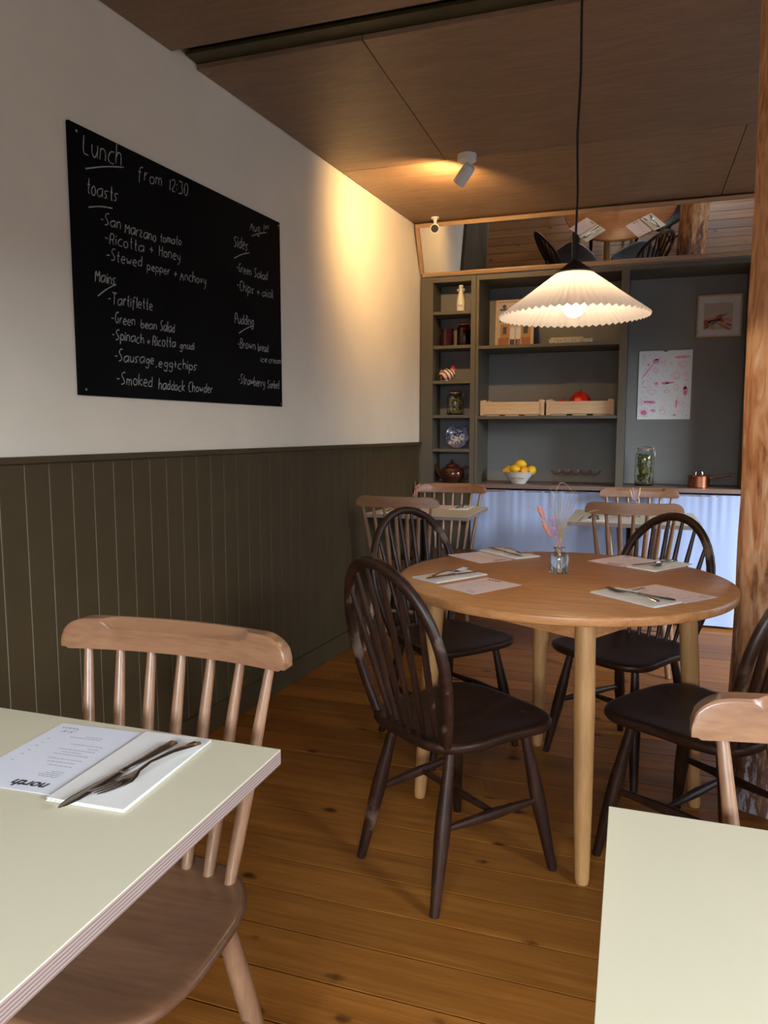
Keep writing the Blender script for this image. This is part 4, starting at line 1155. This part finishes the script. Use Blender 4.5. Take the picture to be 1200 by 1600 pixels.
squash('round red squash standing above the right crate', -.345, 5.13, WZ[1] + .012, .073)
squash('small flat red squash just showing over the crate rim, left of the big one', -.415 - .04, 5.12, WZ[1] + .012, .048)

# counter: bowl of lemons
bl = obj1('fruit_bowl', 'white porcelain bowl with a green printed border, full of lemons', 'bowl', (-.735, 5.09, CT))
MB().lathe([(0, 0), (.048, 0), (.050, .006), (.060, .016), (.086, .050), (.098, .072), (.108, .076), (.108, .079), (.096, .077), (.082, .052), (.056, .022), (0, .012)], n=48).build('basin', M['porcelain'], bl)
mb = MB(); r_ = random.Random(4)
for k in range(15):
    a = -PI / 2 + (k - 7) * .075; rz_ = .0752 + .003
    rr2 = .0790; mb.ball((rr2 * math.cos(a) * 1.0, rr2 * math.sin(a), .040 + r_.uniform(-.004, .004)), (.0035, .003, .0035), 6, 4)
mb.build('printed_border', M['olives'], bl)
for lb, dx, dy, dz, an, mt in (('lemon at the left of the pile in the white bowl', -.058, -.01, .082, 20, 'lemon'), ('lemon leaning at the front left of the pile in the white bowl', -.016, -.045, .094, -30, 'lemon'),
                               ('lemon on top of the pile in the white bowl', .010, .012, .125, 10, 'lemon'), ('orange-tinged lemon at the front right of the pile in the white bowl', .034, -.035, .084, 80, 'orange'),
                               ('lemon at the right end of the pile, showing its tip to us', .078, .0, .086, 80, 'lemon'), ('lemon hidden at the back of the pile in the white bowl', -.02, .045, .085, 0, 'lemon')):
    t = thing('lemon', lb, 'lemon', (-.735 + dx * 1.08, 5.09 + dy * 1.1, CT + dz + .003), R(an), 'lemons in the bowl'); t.scale = (1.12,) * 3
    MB().lathe([(0, -.042), (.005, -.040), (.011, -.033), (.024, -.021), (.029, -.006), (.029, .008), (.023, .022), (.010, .032), (.004, .037), (0, .038)], n=22, axis='x').build('fruit', M[mt], t)
# coupes
names = ['leftmost', 'second from the left', 'middle', 'second from the right', 'rightmost']
proto = None
for i in range(5):
    x = -.480 + i * .061; y_ = 5.07 + (.072 if i % 2 else 0)
    lb = '%s of the five glass coupes in a row on the counter' % names[i]
    if not proto:
        proto = thing('coupe_glass', lb, 'glass', (x, y_, CT), 0, 'coupe glasses on the counter')
        MB().lathe([(0, 0), (.027, .0), (.026, .003), (.006, .006), (.0035, .014), (.0060, .024), (.0035, .034), (.0055, .044), (.0035, .052), (.006, .060), (.022, .066), (.037, .080), (.041, .098), (.0395, .098), (.035, .082), (.020, .069), (0, .064)], n=32).build('bowl_and_stem', M['coupe'], proto, sharp=70)
    else: dup(proto, (x, y_, CT), 0, lb)
# tall pickle jar
clip_jar('preserving_jar', 'tall clip-top glass jar of sliced pickles on the counter beside the calendar', (.074, 5.16, CT), .060, .255, 'slices', M['gherkin'], M['glass'], 150, 8)
# copper pan
t = obj1('copper_saucepan', 'small lidded copper saucepan on the counter, handle towards the post', 'saucepan', (.398, 5.06, CT))
MB().lathe([(0, 0), (.062, 0), (.066, .004), (.066, .068), (.070, .070), (.070, .073), (.063, .072), (.063, .006), (0, .005)], n=44).build('pan_body', M['copper'], t)
MB().lathe([(0, .074), (.068, .074), (.066, .078), (.030, .083), (0, .084)], n=40).build('lid', M['copper'], t)
MB().tube([(-.020, 0, .083), (-.018, 0, .097), (-.008, 0, .103), (.008, 0, .103), (.018, 0, .097), (.020, 0, .083)], .0032, 8).build('lid_handle', M['steel'], t)
MB().tube([(.064, 0, .062), (.085, 0, .066)], [.006, .004], 8).build('handle_socket', M['steel'], t)
MB().tube([(.083, 0, .065), (.095, 0, .068), (.140, 0, .077), (.178, 0, .085), (.188, 0, .087)], [.005, .0075, .0085, .0095, .006], 12).build('handle', M['darkwood'], t)
MB().tube([(.186, 0, .087), (.212, 0, .092)], [.003, .002], 8).build('handle_tip', M['steel'], t)

# ------------------------------------------------------------------ calendar and framed print on the niche back
YC = 5.346
t = obj1('wall_calendar', 'white calendar sheet printed with pink vegetables, hanging on the grey niche', 'calendar', (.183, YC, 1.30))
# measured at the photograph's depth: sheet 0.33 wide
CW, CH = .332, .456
rbox((-CW / 2, -.004, 0), (CW / 2, -.001, CH)).build('sheet', M['calpaper'], t)
b = MB()
for k in range(44):
    x = -CW / 2 + .006 + k * (CW - .012) / 43
    if abs(x) > .016: b.tube([(x, -.006, CH - .006), (x, -.006, CH + .004), (x, -.001, CH + .004)], .0011, 5)
b.build('wire_binding', M['blackmetal'], t)['kind'] = 'stuff'
a = MB(); disc(a, 0, CH - .002, .015, .010, -.0046); a.build('hanging_notch', M['grey_back'], t)


def cp(px, py): return -CW / 2 + (px - 165) / 790 * CW, CH - (py - 180) / 1045 * CH


A = MB(); B = MB(); rq = random.Random(13)


def oval(mb, px, py, rx, ry, ang=0):
    x, z_ = cp(px, py); s = CW / 790; disc(mb, x, z_, rx * s, ry * s, -.0046, R(ang))


def ring_(mb, px, py, rx, ry, ang=0, wd=.0022, spokes=0):
    x, z_ = cp(px, py); s = CW / 790; n = 22; c, si = math.cos(R(ang)), math.sin(R(ang)); vs = []; fs = []
    for k in range(n):
        a_ = 2 * PI * k / n
        for f in (1, 1 - wd / (max(rx, ry) * s)):
            X, Z = rx * s * f * math.cos(a_), ry * s * f * math.sin(a_); vs.append((x + c * X - si * Z, -.0047, z_ + si * X + c * Z))
    for k in range(n): fs.append((2 * k, 2 * k + 1, (2 * k + 3) % (2 * n), (2 * k + 2) % (2 * n)))
    mb.add(vs, fs)
    for k in range(spokes):
        a_ = 2 * PI * k / spokes; oval(mb, px + rx * .5 * math.cos(a_), py + ry * .5 * math.sin(a_), rx * .18, ry * .1, -math.degrees(a_))


oval(A, 420, 345, 48, 38, 15); oval(A, 440, 320, 30, 14, 10)
oval(A, 300, 490, 160, 10, 53); oval(A, 810, 290, 115, 18, 2); oval(A, 565, 675, 60, 24, 0); oval(A, 640, 672, 70, 14, 8); oval(A, 870, 800, 34, 72, 0); oval(A, 865, 745, 20, 30)
oval(A, 340, 960, 90, 20, -4); oval(A, 260, 1120, 46, 40); oval(A, 400, 1090, 42, 24, -10); oval(A, 745, 990, 16, 70, -4); oval(A, 720, 1160, 16, 20); oval(A, 310, 395, 18, 20); oval(A, 435, 680, 30, 24)
for p in ((245, 320, 24, 60), (530, 345, 38, 36), (820, 395, 58, 50), (720, 565, 64, 56), (280, 685, 66, 60), (375, 805, 70, 50), (240, 810, 28, 22), (420, 480, 40, 46), (600, 400, 60, 24), (735, 745, 40, 46), (330, 965, 110, 46), (265, 1110, 66, 66), (435, 690, 36, 40),
          (530, 1060, 30, 34), (545, 1110, 50, 40), (860, 545, 34, 40), (820, 1100, 50, 24), (600, 800, 44, 26), (210, 950, 22, 70), (810, 985, 30, 34), (880, 640, 22, 20)):
    ring_(B, *p, wd=.0042, spokes=rq.choice((0, 5, 7)))
for k in range(240):
    oval(B if k % 4 else A, rq.uniform(200, 920), rq.uniform(230, 1190), rq.uniform(5, 20), rq.uniform(2, 5), rq.uniform(0, 180))
A.build('pink_vegetable_print', M['pinkink'], t); B.build('pale_pink_print', M['palepinkink'], t)
t = framed('small_framed_print', 'small square framed print of hands in a light wood frame, top right of the niche', (.498, YC, 1.828), .266, .268, .009, M['crate'])
panel(MB(), -.126, .126, .009, .259, -.006).build('mount', M['matboard'], t)
panel(MB(), -.092, .080, .050, .215, -.0066).build('print_ground', M['cream_print'], t)
for nm, mt, L_ in (('print_hands', 'skin', ((-.06, .105, .035, .018, 20), (-.05, .075, .040, .014, -50), (.04, .085, .040, .013, -25), (.03, .065, .045, .012, -30), (.055, .11, .026, .010, -5), (-.01, .11, .05, .008, 10))),
                   ('print_bird', 'rust', ((-.005, .120, .030, .016, 40), (.01, .105, .02, .01, -15), (-.075, .085, .014, .03, 15), (.04, .060, .04, .004, -25), (.06, .075, .02, .006, -20))),
                   ('print_blade', 'bluegrey', ((-.03, .092, .022, .011, 30), (.03, .140, .018, .005, 25), (-.085, .060, .007, .010, 0), (.0, .085, .016, .003, -20)))):
    a = MB()
    for x, z_, rx, rz_, an in L_: disc(a, x, z_, rx, rz_, -.0070 if nm == 'print_hands' else -.0074, R(an))
    a.build(nm, M[mt], t)
